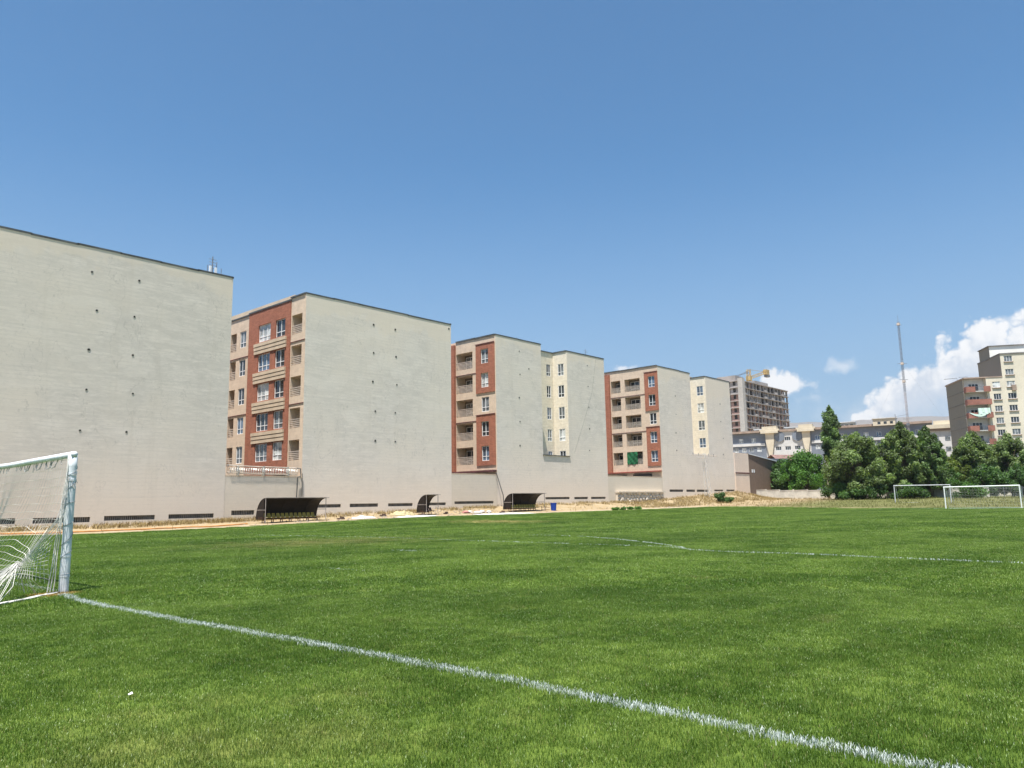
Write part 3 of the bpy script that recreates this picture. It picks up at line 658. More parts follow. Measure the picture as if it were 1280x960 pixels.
MB().box(XN4+.6, XN4+4.5, YW+5, YW+9, Z4-.31, Z4+1.0).build('stair_head', M_beige2, b4)
for p in ((844, 495), (845, 518), (845, 541), (846, 563), (900, 505), (901, 527), (904, 548), (904, 568)): hole(b4, onY(*p, YW))

# ------------------------------------------------------------------ courtyard walls between the blocks
def court(x0, x1, z1, vents, label):
    o = thing('courtyard_wall', ((x0+x1)/2, YW, .5), label, 'wall', 'courtyard walls between the apartment blocks')
    MB().panel(PY(YW+.01), x0, x1, -.5, z1, vents, .18).quad((x0, YW+.01, z1), (x1, YW+.01, z1), (x1, YW+.32, z1), (x0, YW+.32, z1)).quad((x0, YW+.32, z1), (x1, YW+.32, z1), (x1, YW+.32, -.5), (x0, YW+.32, -.5)).build('wall', M_court, o)
    for q in vents: vent(o, *q, YW+.01)
    b = MB(); L = x1-x0; n = int(L/1.8)
    for k in range(n): b.box(x0+.02+(L-.04)*k/n, x0+.02+(L-.04)*(k+1)/n-.02, YW+.004, YW+.36, z1+.002, z1+.12+rnd.uniform(0, .03))
    b.build('wall_coping', M_beige2, o); return o
c2 = court(33.32, X2-.01, 4.2, [(34.0, 36.2, .85, 1.25), (36.8, 39.4, .95, 1.3)], 'beige rendered courtyard wall with coiled wire on top')
c3 = court(60.52, X3-.01, 4.85, [(60.95, 67.4, 1.5, 1.8)], 'streaked courtyard wall with one long vent, pipe hanging from its end')
c4 = court(91.22, X4-.01, 5.05, [], 'long courtyard wall with crumbling stone footing along its base')
yard = dirty('courtyard_paving', (.3, .28, .25), .2, .5)
for (x0, x1, z) in ((33.32, X2, 1.0), (60.52, X3, 1.5), (91.22, X4, 2.0)): MB().quad((x0, YW+.33, z), (x1, YW+.33, z), (x1, YW+18, z), (x0, YW+18, z)).build('courtyard_ground', yard, None, kind='structure')
# coiled wire and the pipes above courtyard wall 2
M_wire = dirty('galvanised_wire', (.55, .54, .50), .2, 4, .45, .5)
rw = MB(); pts = []
for k in range(420): a = k*.62; x = 33.6+7.0*k/420; pts.append((x+.05*math.sin(a), YW+.15+.30*math.sin(a), 4.72+.30*math.cos(a)))
rw.tube(pts, .022, 4)
tag(rw.build('razor_wire_coil', M_wire), 'pale coil of razor wire along the courtyard wall top', 'wire')
cp = thing('cable_tray', (37, YW, 4.2), 'pale horizontal pipes strapped above the courtyard wall, ending in a dark elbow', 'pipe')
for z, d in ((4.46, .12), (5.1, .25)): MB().tube([(33.5, YW+d, z+.12), (36, YW+d, z+.05), (40.5, YW+d, z+.02)], .05, 6).build('pipe', M_rail, cp)
MB().tube([(40.45, YW+.05, 5.1), (40.7, YW-.18, 5.05), (40.75, YW-.2, 4.4), (40.4, YW-.2, 4.2), (40.38, YW-.14, 2.3)], .05, 6).build('elbow_pipe', M_cap, cp)
MB().tube([(40.95, YW-.12, 4.6), (40.98, YW-.14, 2.3)], .035, 6).build('down_pipe', M_cap, cp)
for x in (34.5, 37, 39.5): MB().box(x-.03, x+.03, YW-.08, YW+.31, 4.325, 5.2).build('bracket', M_wire, cp)
p0, p1 = onY(620, 590, YW-.12), onY(629, 619, YW-.6)
dp = MB().tube([p0, p0+(p1-p0)*.3+Vector((.05, 0, -.1)), p1, Vector((p1.x+.1, p1.y, terr(p1.x, p1.y)))], .06, 6)
tag(dp.build('hanging_pipe', M_cap), 'dark pipe slanting down the wall to behind the long dugout with yellow seats', 'pipe')
# crumbling rubble footing below courtyard wall 4
M_stone = dirty('footing_stone', (.66, .57, .46), .22, 1.3)
ft = thing('rubble_footing', (99, YW-.4, 1.3), 'crumbling stone footing with broken render ledge under the long courtyard wall', 'footing')
MB().panel(PY(YW-.32), 93.0, 105.6, .6, 2.75).quad((93, YW-.32, 2.75), (105.6, YW-.32, 2.75), (105.6, YW, 2.75), (93, YW, 2.75)).quad((93, YW-.32, .6), (93, YW, .6), (93, YW, 2.75), (93, YW-.32, 2.75)).build('backing', M_court, ft)
MB().box(92.9, 105.8, YW-.62, YW-.02, 2.76, 2.92).build('ledge', M_court, ft)
stm = []
for q in range(4):
    sb = MB(); ring = [(.5+.12*rnd.uniform(-1, 1)) for _ in range(7)]
    for y, sc in ((0, 1), (-.18, .9), (-.26, .55)):
        for k in range(7): a = 2*math.pi*k/7; sb.v.append((math.cos(a)*ring[k]*sc, y, math.sin(a)*ring[k]*sc*.62))
    for l in range(2):
        for k in range(7): sb.f.append((l*7+k, l*7+(k+1) % 7, l*7+7+(k+1) % 7, l*7+7+k))
    sb.f.append(tuple(range(14, 21))); stm.append(sb.mesh('stone'))
for r_ in range(4):
    for k in range(15):
        x = 93.5+.82*k+.4*(r_ % 2)+rnd.uniform(-.1, .1); z = 1.35+.42*r_+rnd.uniform(-.05, .05)
        if x < 105.2 and rnd.random() < .85: o = place('stone', rnd.choice(stm), M_stone, ft, (x, YW-.31, z)); s = rnd.uniform(.6, .95); o.scale = (s, rnd.uniform(.5, 1), s)

# ------------------------------------------------------------------ roof antennas of block 1
M_steel = dirty('grey_steel', (.22, .23, .25), .2, 3, .45, .4); M_white = dirty('white_paint', (.82, .83, .83), .06, 1.5, .45)
an = thing('antenna_cluster', (31.2, YW+1.0, 22), 'cluster of slim antennas and panels on the corner of the blank roof', 'antenna')
c0 = onY(265, 345, YW+1.0); bx_, by_ = c0.x, c0.y
for k, (dx, dy, h, r_) in enumerate(((0, 0, 2.1, .05), (.45, .1, 1.7, .035), (-.35, .2, 1.3, .035), (.75, -.2, 1.1, .03))): MB().tube([(bx_+dx, by_+dy, 21.9), (bx_+dx, by_+dy, 22.0+h)], r_, 6).build('mast', M_steel, an)
for dx, z in ((-.26, 22.75), (.26, 22.7)): MB().box(bx_+dx-.09, bx_+dx+.09, by_-.2, by_-.08, z-.4, z+.4).build('panel_antenna', M_white, an)
for k in range(4): MB().tube([(bx_-.35, by_, 23.0+.28*k), (bx_+.35, by_, 23.0+.28*k)], .025, 5).build('crossbar', M_steel, an)
MB().box(bx_-.9, bx_+1.1, by_-.3, by_+.5, 21.9, 22.35).build('equipment_box', M_steel, an)
for i, (x, y, h) in enumerate(((75.5, YW+3, 1.2), (89.5, YW+2, 1.4), (52, YW+6, .9))):
    t = MB().tube([(x, y, 21.9), (x, y, 22.3+h)], .03, 5).tube([(x-.4, y, 22.3+h*.8), (x+.4, y, 22.3+h*.8)], .02, 5).tube([(x, y-.4, 22.3+h*.6), (x, y+.4, 22.3+h*.6)], .02, 5)
    tag(t.build('roof_aerial', M_steel), ('thin aerial on the roof of the light well block, near its balconies', 'thin aerial on the roof of the light well block, past the light well', 'thin aerial on the roof of the brick banded block')[i], 'aerial', 'roof aerials')

# ------------------------------------------------------------------ football goals
def f_post(t):
    p = opos(t); n = t.noise(t.scale(p, (3, 3, 1.2)), 3, 5, .65); c = t.mix(t.smooth(n, .35, .7), (.60, .64, .67), (.83, .84, .84))
    return bsdf(t, t.mix(t.math('MULTIPLY', t.smooth(t.noise(p, 9, 4, .7), .62, .75), .6), c, (.40, .40, .38)), .45, 0, n, .15, .01, .4)
M_post = mat('goal_post_paint', f_post); M_net = dirty('net_twine', (.64, .62, .57), .2, 3, .9); M_lace = dirty('lacing', (.30, .30, .29), .3, 5)
def strand(mb, pts, r): mb.tube(pts, r, 3, False)
def near_goal():
    g = thing('football_goal', (GX, GC, 0), 'white football goal with sagging torn net, posts wrapped in twine', 'football goal', 'football goals')
    H = 2.42; r = .078
    for y in (GY0, GY1):
        z0 = terr(GX, y)-.15; b = MB(); n = 12; pts = [(GX, y, z0+(H+.0-z0)*k/n) for k in range(n+1)]
        b.tube(pts, [r*(1.03 if k in (2, 3, 9) else 1) for k in range(n+1)], 16); po = b.build('post', M_post, g, True)
        lc = MB(); pts = []
        for k in range(110): a = k*.42; z = .12+2.2*k/110+.05*math.sin(k*.3); rr_ = r+.006; pts.append((GX+rr_*math.cos(a), y+rr_*math.sin(a), z))
        lc.tube(pts, .0045, 4).build('lacing', M_lace, po)
        for z in (.28, .62, 1.95, 2.05): MB().tube([(GX, y, z), (GX, y, z+.035)], r+.008, 14).build('tape_wrap', M_post, po)
        fl = MB()
        for z in (2.02, 2.12, 1.9):
            for q in range(3): d = Vector((rnd.uniform(-1, 1), -1 if y == GY0 else 1, rnd.uniform(-.8, .2))).normalized(); fl.tube([(GX, y, z), Vector((GX, y, z))+d*.10, Vector((GX, y, z))+d*.13+Vector((0, 0, -.05))], .006, 4)
        fl.build('twine_ends', M_lace, po)
    MB().tube([(GX, GY0-r, H), (GX, GY0+2, H-.015), (GX, GC, H-.03), (GX, GY1+r, H)], .056, 16).build('crossbar', M_post, g, True)
    cbz = lambda y: H-.03-.056
    hk = MB()
    for k in range(60):
        y = GY0+.15+.12*k
        if rnd.random() < .55: hk.tube([(GX, y, cbz(y)+.05), (GX-.02, y+rnd.uniform(-.03, .03), cbz(y)-.03), (GX-.03, y+rnd.uniform(-.05, .05), cbz(y)-rnd.uniform(.06, .16))], .007, 4)
    for y in (GY0+.75, GY0+1.0, GY0+1.6, GY0+2.3): hk.tube([(GX, y, cbz(y)+.03), (GX-.02, y+.1, cbz(y)-.10), (GX-.02, y+.28, cbz(y)-.12), (GX, y+.38, cbz(y)+.03)], .009, 4)
    hk.build('net_ties', M_lace, g)
    # the net: back sheet and side sheets as knotted twine; a handful near the right post is bunched up and pulled aside
    BU = Vector((4.12, 14.72, .57))
    def pull(p):
        d = p-BU; L = d.length
        if L < 1.7 and p.z < 1.15: k = (1-L/1.7)**1.3; p = p.lerp(BU, .86*k)
        return p
    def backp(u, v):   # u along the goal 0..1, v from crossbar to ground 0..1
        y = GY0+.05+(GY1-GY0-.1)*u; e = max(0, 1-u*6)
        top = Vector((GX-.03, y, cbz(y))); bot = Vector((3.55-.18*math.sin(u*9), y-1.35*e*e+.3*e, .03))
        p = top.lerp(bot, v); p.x += .34*math.sin(v*math.pi)*(.7+.3*math.sin(u*14)); p.z -= .30*math.sin(v*math.pi)*(1-.2*v)
        p += Vector((.025*math.sin(u*60+v*9), .03*math.sin(v*17+u*31), .018*math.sin(u*47)))*(v**.6)
        p = pull(p); p.z = max(p.z, .02); return p
    def sidep(y0, sgn, fl):
        def f(u, v):   # u from the post to the back edge
            a = Vector((GX-.05, y0, cbz(y0)*(1-v)+.02)); bk = backp(0 if sgn < 0 else 1, v)
            p = a.lerp(bk, u); p.z -= .10*math.sin(u*math.pi)*(1-v); p.y += sgn*.22*math.sin(u*math.pi)*v*fl + .02*math.sin(v*23+u*15)
            if sgn < 0: p = pull(p)
            p.z = max(p.z, .02); return p
        return f
    def net(fn, nu, nv, r_):
        mb = MB()
        for i in range(nu+1): strand(mb, [fn(i/nu, j/nv) for j in range(nv+1)], r_*rnd.uniform(.8, 1.2))
        for j in range(nv+1):
            if rnd.random() < .96: strand(mb, [fn(i/nu, j/nv) for i in range(nu+1)], r_*rnd.uniform(.7, 1.15))
        return mb
    net(backp, 64, 20, .0036).build('back_net', M_net, g); net(sidep(GY0, -1, 1), 12, 20, .0034).build('side_net', M_net, g); net(sidep(GY1, 1, 1), 12, 20, .0034).build('side_net', M_net, g)
    # the bunched handful and the bottom rope
    bn = MB()
    for k in range(30):
        e = Vector((3.35+rnd.uniform(-.35, .25), 13.9+rnd.uniform(-.5, .7), rnd.uniform(.02, .12))); m_ = BU.lerp(e, .5)+Vector((rnd.uniform(-.08, .08), rnd.uniform(-.08, .08), rnd.uniform(-.06, .05)))
        bn.tube([BU+Vector((rnd.uniform(-.03, .03), rnd.uniform(-.03, .03), rnd.uniform(-.03, .05))), m_, e], .0040, 4, False)
    for k in range(14):
        e = Vector((4.3+rnd.uniform(-.3, .35), 15.1+rnd.uniform(-.4, .5), rnd.uniform(.02, .1))); m_ = BU.lerp(e, .55)+Vector((0, 0, rnd.uniform(-.03, .12)))
        bn.tube([BU, m_, e], .0035, 4, False)
    bn.build('bunched_net', M_net, g)
    bt = MB()
    for off in range(5):
        j = lambda: rnd.uniform(-.035, .035)
        bt.tube([(GX-.08, GY0-.02, .03)] + [(GX-.08+(3.5-GX)*t+j(), GY0-1.4*t+.25*math.sin(t*3)*(-.3)+j(), .025+abs(j())*.6) for t in (.15, .3, .45, .6, .75, .9, 1.05)], .011, 5)
    bt.build('bottom_rope', M_net, g)
    tb = MB()
    for k in range(3):
        pts = [(GX-.07-.06*k*t-.1*t, GY0-.03-.05*k*t+.02*math.sin(t*19+k), 2.3*(1-t)+.05) for t in [q/14 for q in range(15)]]; tb.tube(pts, .008, 5)
    tb.build('hanging_net_edge', M_net, g)
near_goal()
def far_goal(X, y0, y1, label, m, net_on):
    g = thing('football_goal', (X, (y0+y1)/2, terr(X, (y0+y1)/2)), label, 'football goal', 'football goals')
    zb = [terr(X, y0), terr(X, y1)]; H = 2.44
    for y, z in zip((y0, y1), zb):
        MB().tube([(X, y, z-.1), (X, y, z+H)], .065, 10).build('post', m, g)
        MB().tube([(X, y, z+H), (X+.7, y, z+H-.05), (X+1.6, y, z)], .025, 6).build('stanchion', m, g)
    MB().tube([(X, y0-.06, zb[0]+H), (X, y1+.06, zb[1]+H)], .065, 10).build('crossbar', m, g)
    MB().tube([(X+1.6, y0, zb[0]+.04), (X+1.6, y1, zb[1]+.04)], .025, 6).build('ground_bar', m, g)
    if net_on:
        n = MB()
        for k in range(28):
            y = y0+(y1-y0)*k/27; n.tube([(X+.05, y, zb[0]+H), (X+.75, y, zb[0]+H-.12), (X+1.2, y, zb[0]+1.1), (X+1.58, y, zb[0]+.05)], .006, 3, False)
        for t in range(14):
            x = X+.75+.85*t/13; z = zb[0]+H-.12-(H-.15)*t/13; n.tube([(x, y0, z), (x, y1, z)], .006, 3, False)
        n.build('net', M_net, g)
far_goal(FXG, 15.45, 22.75, 'white football goal standing on the far goal line', M_white, True)
M_oldp = dirty('weathered_goal_paint', (.50, .52, .54), .2, 2)
far_goal(118.5, 26.6, 33.7, 'greyish spare football goal parked among weeds behind the far goal line', M_oldp, False)

# ------------------------------------------------------------------ dugouts
M_shell = dirty('dugout_sheet', (.017, .012, .011), .35, .8, .5); M_dhoop = dirty('dugout_hoop', (.035, .026, .024), .2, 2, .5); M_dframe = dirty('dugout_frame', (.30, .26, .24), .25, 2, .5)
M_seat = dirty('yellow_seat', (.34, .25, .045), .25, 3, .5); M_seatd = dirty('dark_red_seat', (.10, .045, .04), .3, 3, .5); M_bframe = dirty('bench_frame', (.16, .075, .05), .3, 3, .6); M_wht = dirty('seat_mark', (.75, .74, .68), .05, 3)
SEAT = None
def dugout(x0, x1, yf, nseat, ms, label):
    """open towards -Y: curved sheet from the front edge of the roof down to the ground behind"""
    global SEAT
    zc = terr((x0+x1)/2, yf+.5); g = thing('dugout', ((x0+x1)/2, yf+.7, zc), label, 'dugout', 'dugouts along the touchline')
    D, H = 1.45, 1.98; n = 9
    prof = [(yf-.12, zc+H+.03)] + [(yf+D*math.sin(R(90)*k/n)*1.0, zc+.22+(H-.22)*math.cos(R(90)*k/n)**.9) for k in range(1, n+1)]
    np_ = max(2, round((x1-x0)/1.25)); w_ = (x1-x0)/np_
    for k in range(np_):   # roof sheets, each lapped over the next
        b = MB(); a, c = x0+w_*k-.02, x0+w_*(k+1)+.02; e = .006*(k % 2)
        for (ya, za), (yb, zb) in zip(prof, prof[1:]): b.quad((a, ya, za+e), (c, ya, za+e), (c, yb+e, zb+e), (a, yb+e, zb+e))
        b.build('roof_sheet', M_shell, g, True)
    b = MB()               # side sheet at the near end
    for x in (x0-.005,):
        for (ya, za), (yb, zb) in zip(prof[1:], prof[2:]): b.quad((x, ya, za-.02), (x, yb, zb-.02), (x, yb, zc+.22), (x, ya, zc+.22))
    b.build('side_sheet', M_shell, g)
    for x in (x0, x1):
        MB().tube([(x, yf, zc-.1), (x, yf, zc+H)], .032, 6).build('post', M_dframe, g)
        MB().tube([(x, yf, zc+1.0), (x, yf+D*.93, zc+1.0)], .022, 6).build('side_rail', M_dframe, g)
        MB().tube([(x, y, z-.03) for y, z in prof], .022, 6).build('hoop', M_dhoop, g)
    for k in range(1, np_): x = x0+w_*k; MB().tube([(x, y-.012, z-.03) for y, z in prof], .018, 5).build('hoop', M_dhoop, g)
    MB().tube([(x0-.1, yf-.10, zc+H+.0), (x1+.25, yf-.10, zc+H+.0)], .028, 6).build('front_beam', M_dframe, g)
    bw = .42; nb = nseat; bx0 = x0+.15
    fr = MB(); fr.box(bx0-.35, bx0+bw*nb+.25, yf+.40, yf+.45, zc+.34, zc+.39); fr.box(bx0-.35, bx0+bw*nb+.25, yf+.70, yf+.75, zc+.34, zc+.39); bo = fr.build('bench_frame', M_bframe, g)
    for k in range(0, nb+1, 2):
        for yy in (.42, .72): MB().box(bx0+bw*k-.03, bx0+bw*k+.03, yf+yy-.02, yf+yy+.02, zc-.05, zc+.339).build('bench_leg', M_bframe, bo)
    if SEAT is None:
        s = MB(); s.box(-.18, .18, -.19, .17, .0, .035); s.box(-.18, .18, -.20, -.17, -.05, .02)
        for k in range(5): a, c = .035+.06*k, .035+.06*(k+1); s.box(-.18+.012*k, .18-.012*k, .17+.018*k, .195+.018*k, a-.002, c)
        q = MB(); q.box(-.03, .03, -.215, -.203, -.03, .02); SEAT = (s.mesh('seat'), q.mesh('seat_bolt'))
    for k in range(nb):
        o = place('seat', SEAT[0], ms, g, (bx0+bw*(k+.5), yf+.57, zc+.40)); sub('seat_bolt', SEAT[1], M_wht, o)
    return g
dugout(33.5, 39.3, 57.5, 12, M_seat, 'long dark dugout with olive yellow seats before the coiled wire wall')
dugout(51.2, 52.75, 57.8, 3, M_seatd, 'small short dugout with dark red bench by the debris')
dugout(63.7, 69.2, 57.6, 11, M_seat, 'long dark dugout with yellow seats next to the blue bin')

# ------------------------------------------------------------------ bin and rubbish on the dirt strip
M_blue = dirty('blue_plastic', (.015, .055, .33), .15, 3, .4)
pb = onY(692, 637, 57.6); zb = terr(pb.x, 57.6); bn = thing('waste_bin', (pb.x, 57.6, zb), 'blue plastic bin standing beside the yellow seated dugout', 'bin')
b = MB(); b.tube([(pb.x, 57.6, zb-.02), (pb.x, 57.6, zb+.85)], [.30, .37], 14, False); b.build('body', M_blue, bn, True)
MB().tube([(pb.x, 57.6, zb+.85), (pb.x, 57.6, zb+.90)], [.40, .40], 14, False).build('rim', M_blue, bn); MB().tube([(pb.x, 57.6, zb+.03), (pb.x, 57.6, zb+.05)], .29, 12).build('bottom', M_blue, bn)
br_ = thing('pipe_rack', (pb.x-1.4, 57.8, zb), 'low rusty pipe rail lying between the blue bin and the dugout', 'rail')
for z in (.18, .42): MB().tube([(pb.x-2.0, 57.8, zb+z), (pb.x-.5, 57.8, zb+z*.95)], .03, 6).build('pipe', M_bframe, br_)
for dx in (-1.9, -1.2): MB().tube([(pb.x+dx, 57.8, zb-.05), (pb.x+dx, 57.8, zb+.5)], .03, 6).build('upright', M_bframe, br_)
M_tarp = dirty('white_sheeting', (.56, .55, .53), .12, 1.2, .6); M_bag = dirty('cement_bag', (.62, .55, .50), .2, 2); M_bagr = dirty('red_printed_bag', (.45, .20, .18), .35, 4)
M_straw = dirty('straw_heap', (.42, .36, .20), .3, 3); M_rub = dirty('rubble', (.30, .25, .20), .3, 2); M_brk = dirty('dark_block', (.12, .08, .06), .3, 2)
def crumple(name, x, y, lx, ly, h, m, label, cat, seed):
    b = MB(); n = 14; k = 7
    def q(i, j):
        u, v = i/n, j/k; X = x+(u-.5)*lx*(1+.12*noise.noise(Vector((v*3, seed, 0)))); Y = y+(v-.5)*ly*(1+.3*noise.noise(Vector((u*4, seed+3, 0)))); e = math.sin(u*math.pi)**.5*math.sin(v*math.pi)**.5
        return Vector((X, Y, terr(X, Y)+.03+h*e*(.45+.9*abs(noise.noise(Vector((u*5, v*4, seed)))))))
    for i in range(n):
        for j in range(k): b.quad(q(i, j), q(i+1, j), q(i+1, j+1), q(i, j+1))
    return tag(b.build(name, m), label, cat)
crumple('plastic_sheet', 48.6, 56.2, 4.6, 1.2, .16, M_tarp, 'crumpled white plastic sheet on the dirt beside the small dugout', 'sheet', 3)
crumple('plastic_sheet', 60.8, 55.9, 8.5, 1.7, .12, M_tarp, 'long white sheet spread before the yellow seated dugout', 'sheet', 9)
crumple('plastic_sheet', 43.2, 57.3, 2.2, 1.0, .30, M_tarp, 'small heap of white sheeting between the long and small dugouts', 'sheet', 15)
crumple('straw_pile', 49.6, 59.5, 2.4, 1.4, .55, M_straw, 'low heap of yellowed cut grass behind the white sheet', 'straw pile', 21)
def bag(x, y, rz, m, label):
    b = MB(); n = 8
    for k in range(n+1):
        t = k/n; w_ = .30*math.sin(math.pi*(.12+.76*t))**.5; h = .16*math.sin(math.pi*(.08+.84*t))**.6
        for j in range(8): a = 2*math.pi*j/8; b.v.append(((t-.5)*.9*math.cos(rz)-math.cos(a)*w_*math.sin(rz), (t-.5)*.9*math.sin(rz)+math.cos(a)*w_*math.cos(rz), .12+math.sin(a)*h))
    for k in range(n):
        for j in range(8): b.f.append((k*8+j, k*8+(j+1) % 8, k*8+8+(j+1) % 8, k*8+8+j))
    b.f += [tuple(range(8)), tuple(range(n*8, n*8+8))]
    o = b.build('cement_bag', m, None, True); o.location = on_ground(x, y, -.01); return tag(o, label, 'bag', 'bags heaped on the dirt strip')
for i, (x, y, rz, m_) in enumerate(((57.0, 58.2, .2, M_bagr), (57.9, 58.5, 1.2, M_bag), (58.7, 58.1, .5, M_bagr), (59.6, 58.4, .1, M_bag), (58.2, 57.6, 2.0, M_tarp), (60.3, 58.0, .8, M_tarp))):
    bag(x, y, rz, m_, ('reddish bag at the end of the heap towards the small dugout', 'tan bag lying crosswise behind the heap, between two reddish bags', 'reddish bag in the middle of the heap, flanked by tan bags', 'tan bag in the heap next to the outermost white bag', 'white bag in front of the heap, before the reddish bags', 'white bag at the end of the heap towards the yellow seated dugout')[i])
def lump(mb, p, r):
    i = len(mb.v); k = 6
    for z, s in ((-.4, .8), (.15, 1), (.6, .55)):
        for j in range(k): a = 2*math.pi*j/k+z; q = s*rnd.uniform(.75, 1.2)*r; mb.v.append((p[0]+math.cos(a)*q, p[1]+math.sin(a)*q, p[2]+z*r))
    for l in range(2):
        for j in range(k): mb.f.append((i+l*k+j, i+l*k+(j+1) % k, i+(l+1)*k+(j+1) % k, i+(l+1)*k+j))
    mb.f.append(tuple(range(i+2*k, i+3*k)))
rb = MB()
for _ in range(700):
    x = rnd.choice([rnd.uniform(30, 76), rnd.uniform(40, 62), rnd.uniform(92, 108)]); y = rnd.uniform(56, 63.4); lump(rb, on_ground(x, y), rnd.uniform(.02, .12))
tag(rb.build('rubble', M_rub), 'scattered pebbles and broken rubble on the dirt strip', 'rubble', kind='stuff')
for i, (x, y) in enumerate(((41.2, 57.9), (50.1, 57.2), (54.3, 58.3), (61.7, 57.3), (46.7, 58.9))):
    o = MB().box(-.32, .30, -.12, .12, 0, .16).box(-.1, .24, -.10, .08, .161, .27).build('concrete_block', M_brk); o.location = on_ground(x, y, -.02); o.rotation_euler.z = rnd.uniform(-.4, .4)
    tag(o, ('dark blocks stacked beside the first long dugout', 'dark blocks stacked against the small dugout', 'dark blocks lying between the small dugout and the bags', 'dark blocks lying before the yellow seated dugout', 'dark blocks between white sheeting heap and straw pile')[i], 'block', 'dark blocks on the dirt strip')
M_or = dirty('orange_hose', (.46, .20, .06), .2, 2)
h = MB().tube([on_ground(8+x*1.0, 57.6+.5*noise.noise(Vector((x*.25, 2, 0))), .04) for x in range(0, 25)], .055, 6); tag(h.build('orange_hose', M_or), 'orange hose lying along the dirt strip under the blank wall', 'hose')
M_pap = dirty('paper_scrap', (.75, .74, .70), .05, 9)
o = MB().quad((-.017, -.008, 0), (.012, -.016, .006), (.016, .012, .016), (-.012, .014, .004)).build('paper_scrap', M_pap); o.location = onP(163, 868, Vector((0, 0, .05)), Vector((0, 0, 1))); tag(o, 'scrap of white paper lying in the grass', 'litter')

# ------------------------------------------------------------------ lattice pylon before block 4
M_pyl = dirty('pylon_paint', (.62, .60, .57), .1, 2)
py = thing('lattice_pylon', (117.0, 62, 2.3), 'thin white lattice pylon with crossarms standing against the last block', 'pylon')
zc = terr(117, 62); Hh = 9.2; cs = [(-.55, -.4), (.55, -.4), (.55, .4), (-.55, .4)]
def leg(k, t): q = 1-.62*t; return Vector((117+cs[k][0]*q-.9*t, 62+cs[k][1]*q, zc+(Hh-zc)*t))
for k in range(4): MB().tube([leg(k, 0), leg(k, 1)], .035, 5).build('leg', M_pyl, py)
bc = MB()
for k in range(4):
    for q in range(9): bc.tube([leg(k, q/9), leg((k+1) % 4, (q+1)/9)], .014, 4).tube([leg((k+1) % 4, q/9), leg(k, (q+1)/9)], .012, 4)
bc.build('lattice', M_pyl, py)
for z, a, b_ in ((8.75, -4.1, 4.6), (8.3, -1.8, 1.2)): MB().tube([(116.1+a, 62, z), (116.1+b_, 62, z+.1)], .05, 5).build('crossarm', M_rail, py)
for dx in (-3.6, -1.8, 1.6, 3.4): MB().tube([(116.1+dx, 62, 8.7), (116.1+dx, 62, 9.15)], .05, 5).build('insulator', M_steel, py)

# ------------------------------------------------------------------ vegetation
def leafmat(name, c, var=.62):
    def f(t):
        at = t.add('ShaderNodeAttribute', attribute_name='tone'); n = t.noise(wpos(t), .5, 3, .6)
        k = t.math('ADD', t.math('MULTIPLY', at.outputs['Fac'], .7), t.math('MULTIPLY', n, .6))
        col = t.mix(t.smooth(k, .25, 1.05), tuple(q*(1-var) for q in c), tuple(q*(1+var*1.5) for q in c))
        d = t.add('ShaderNodeBsdfPrincipled'); t.put(d.inputs['Base Color'], col); d.inputs['Roughness'].default_value = .5; d.inputs['Specular IOR Level'].default_value = .35
        tr = t.add('ShaderNodeBsdfTranslucent'); t.put(tr.inputs[0], t.mix(1., col, (1.3, 1.4, .6), 'MULTIPLY'))
        mx = t.add('ShaderNodeMixShader'); mx.inputs[0].default_value = .42; t.l.new(d.outputs[0], mx.inputs[1]); t.l.new(tr.outputs[0], mx.inputs[2]); return mx.outputs[0]
    return mat(name, f)
L_will = leafmat('willow_leaves', (.138, .188, .072)); L_dark = leafmat('dark_leaves', (.066, .125, .038)); L_brt = leafmat('bright_leaves', (.078, .165, .034)); L_pop = leafmat('poplar_leaves', (.102, .158, .058)); L_yel = leafmat('yellow_green_leaves', (.135, .18, .042))
M_bark = dirty('bark', (.15, .115, .085), .3, 3); M_barkp = dirty('pale_bark', (.36, .32, .26), .25, 3)
def foliage(lobes, n, l0, l1, up_=.0):
    """leaf-sized faces through each lobe, thicker near its skin; lobes (centre, rx, ry, rz)"""
    v, f, tone = [], [], []; vol = [l[1]*l[2]*l[3] for l in lobes]; tot = sum(q**.7 for q in vol)
    for (c, rx, ry, rz), vl in zip(lobes, vol):
        lt = rnd.random()*.5
        for _ in range(int(n*vl**.7/tot)):
            d = Vector((rnd.gauss(0, 1), rnd.gauss(0, 1), rnd.gauss(0, 1))).normalized(); r = rnd.random()**.42*(1+.22*noise.noise(d*2.3+c))
            p = Vector((c[0]+d.x*rx*r, c[1]+d.y*ry*r, c[2]+d.z*rz*r)); s = rnd.uniform(l0, l1)
            nrm = (d*.6+Vector((rnd.gauss(0, 1), rnd.gauss(0, 1), rnd.gauss(0, 1)+up_))*.6).normalized(); a = nrm.orthogonal().normalized(); b = nrm.cross(a); th = rnd.uniform(0, 6.283); a, b = a*math.cos(th)+b*math.sin(th), b*math.cos(th)-a*math.sin(th)
            i = len(v); v += [tuple(p-a*s), tuple(p+b*s*.42-nrm*s*.1), tuple(p+a*s), tuple(p-b*s*.42-nrm*s*.1)]; f.append((i, i+1, i+2, i+3)); tone += [min(1, max(0, lt+rnd.uniform(0, .5)))]*4
    return v, f, tone
def crown(lobes, n, l0, l1, m, parent, name='crown'):
    v, f, tone = foliage(lobes, n, l0, l1); off = BASE[parent.name] if parent else Vector((0, 0, 0))
    me = bpy.data.meshes.new(name); me.from_pydata([(x-off.x, y-off.y, z-off.z) for x, y, z in v], [], f); at = me.attributes.new('tone', 'FLOAT', 'POINT'); at.data.foreach_set('value', tone); me.materials.append(m)
    o = bpy.data.objects.new(name, me); COL.objects.link(o); o.parent = parent; return o
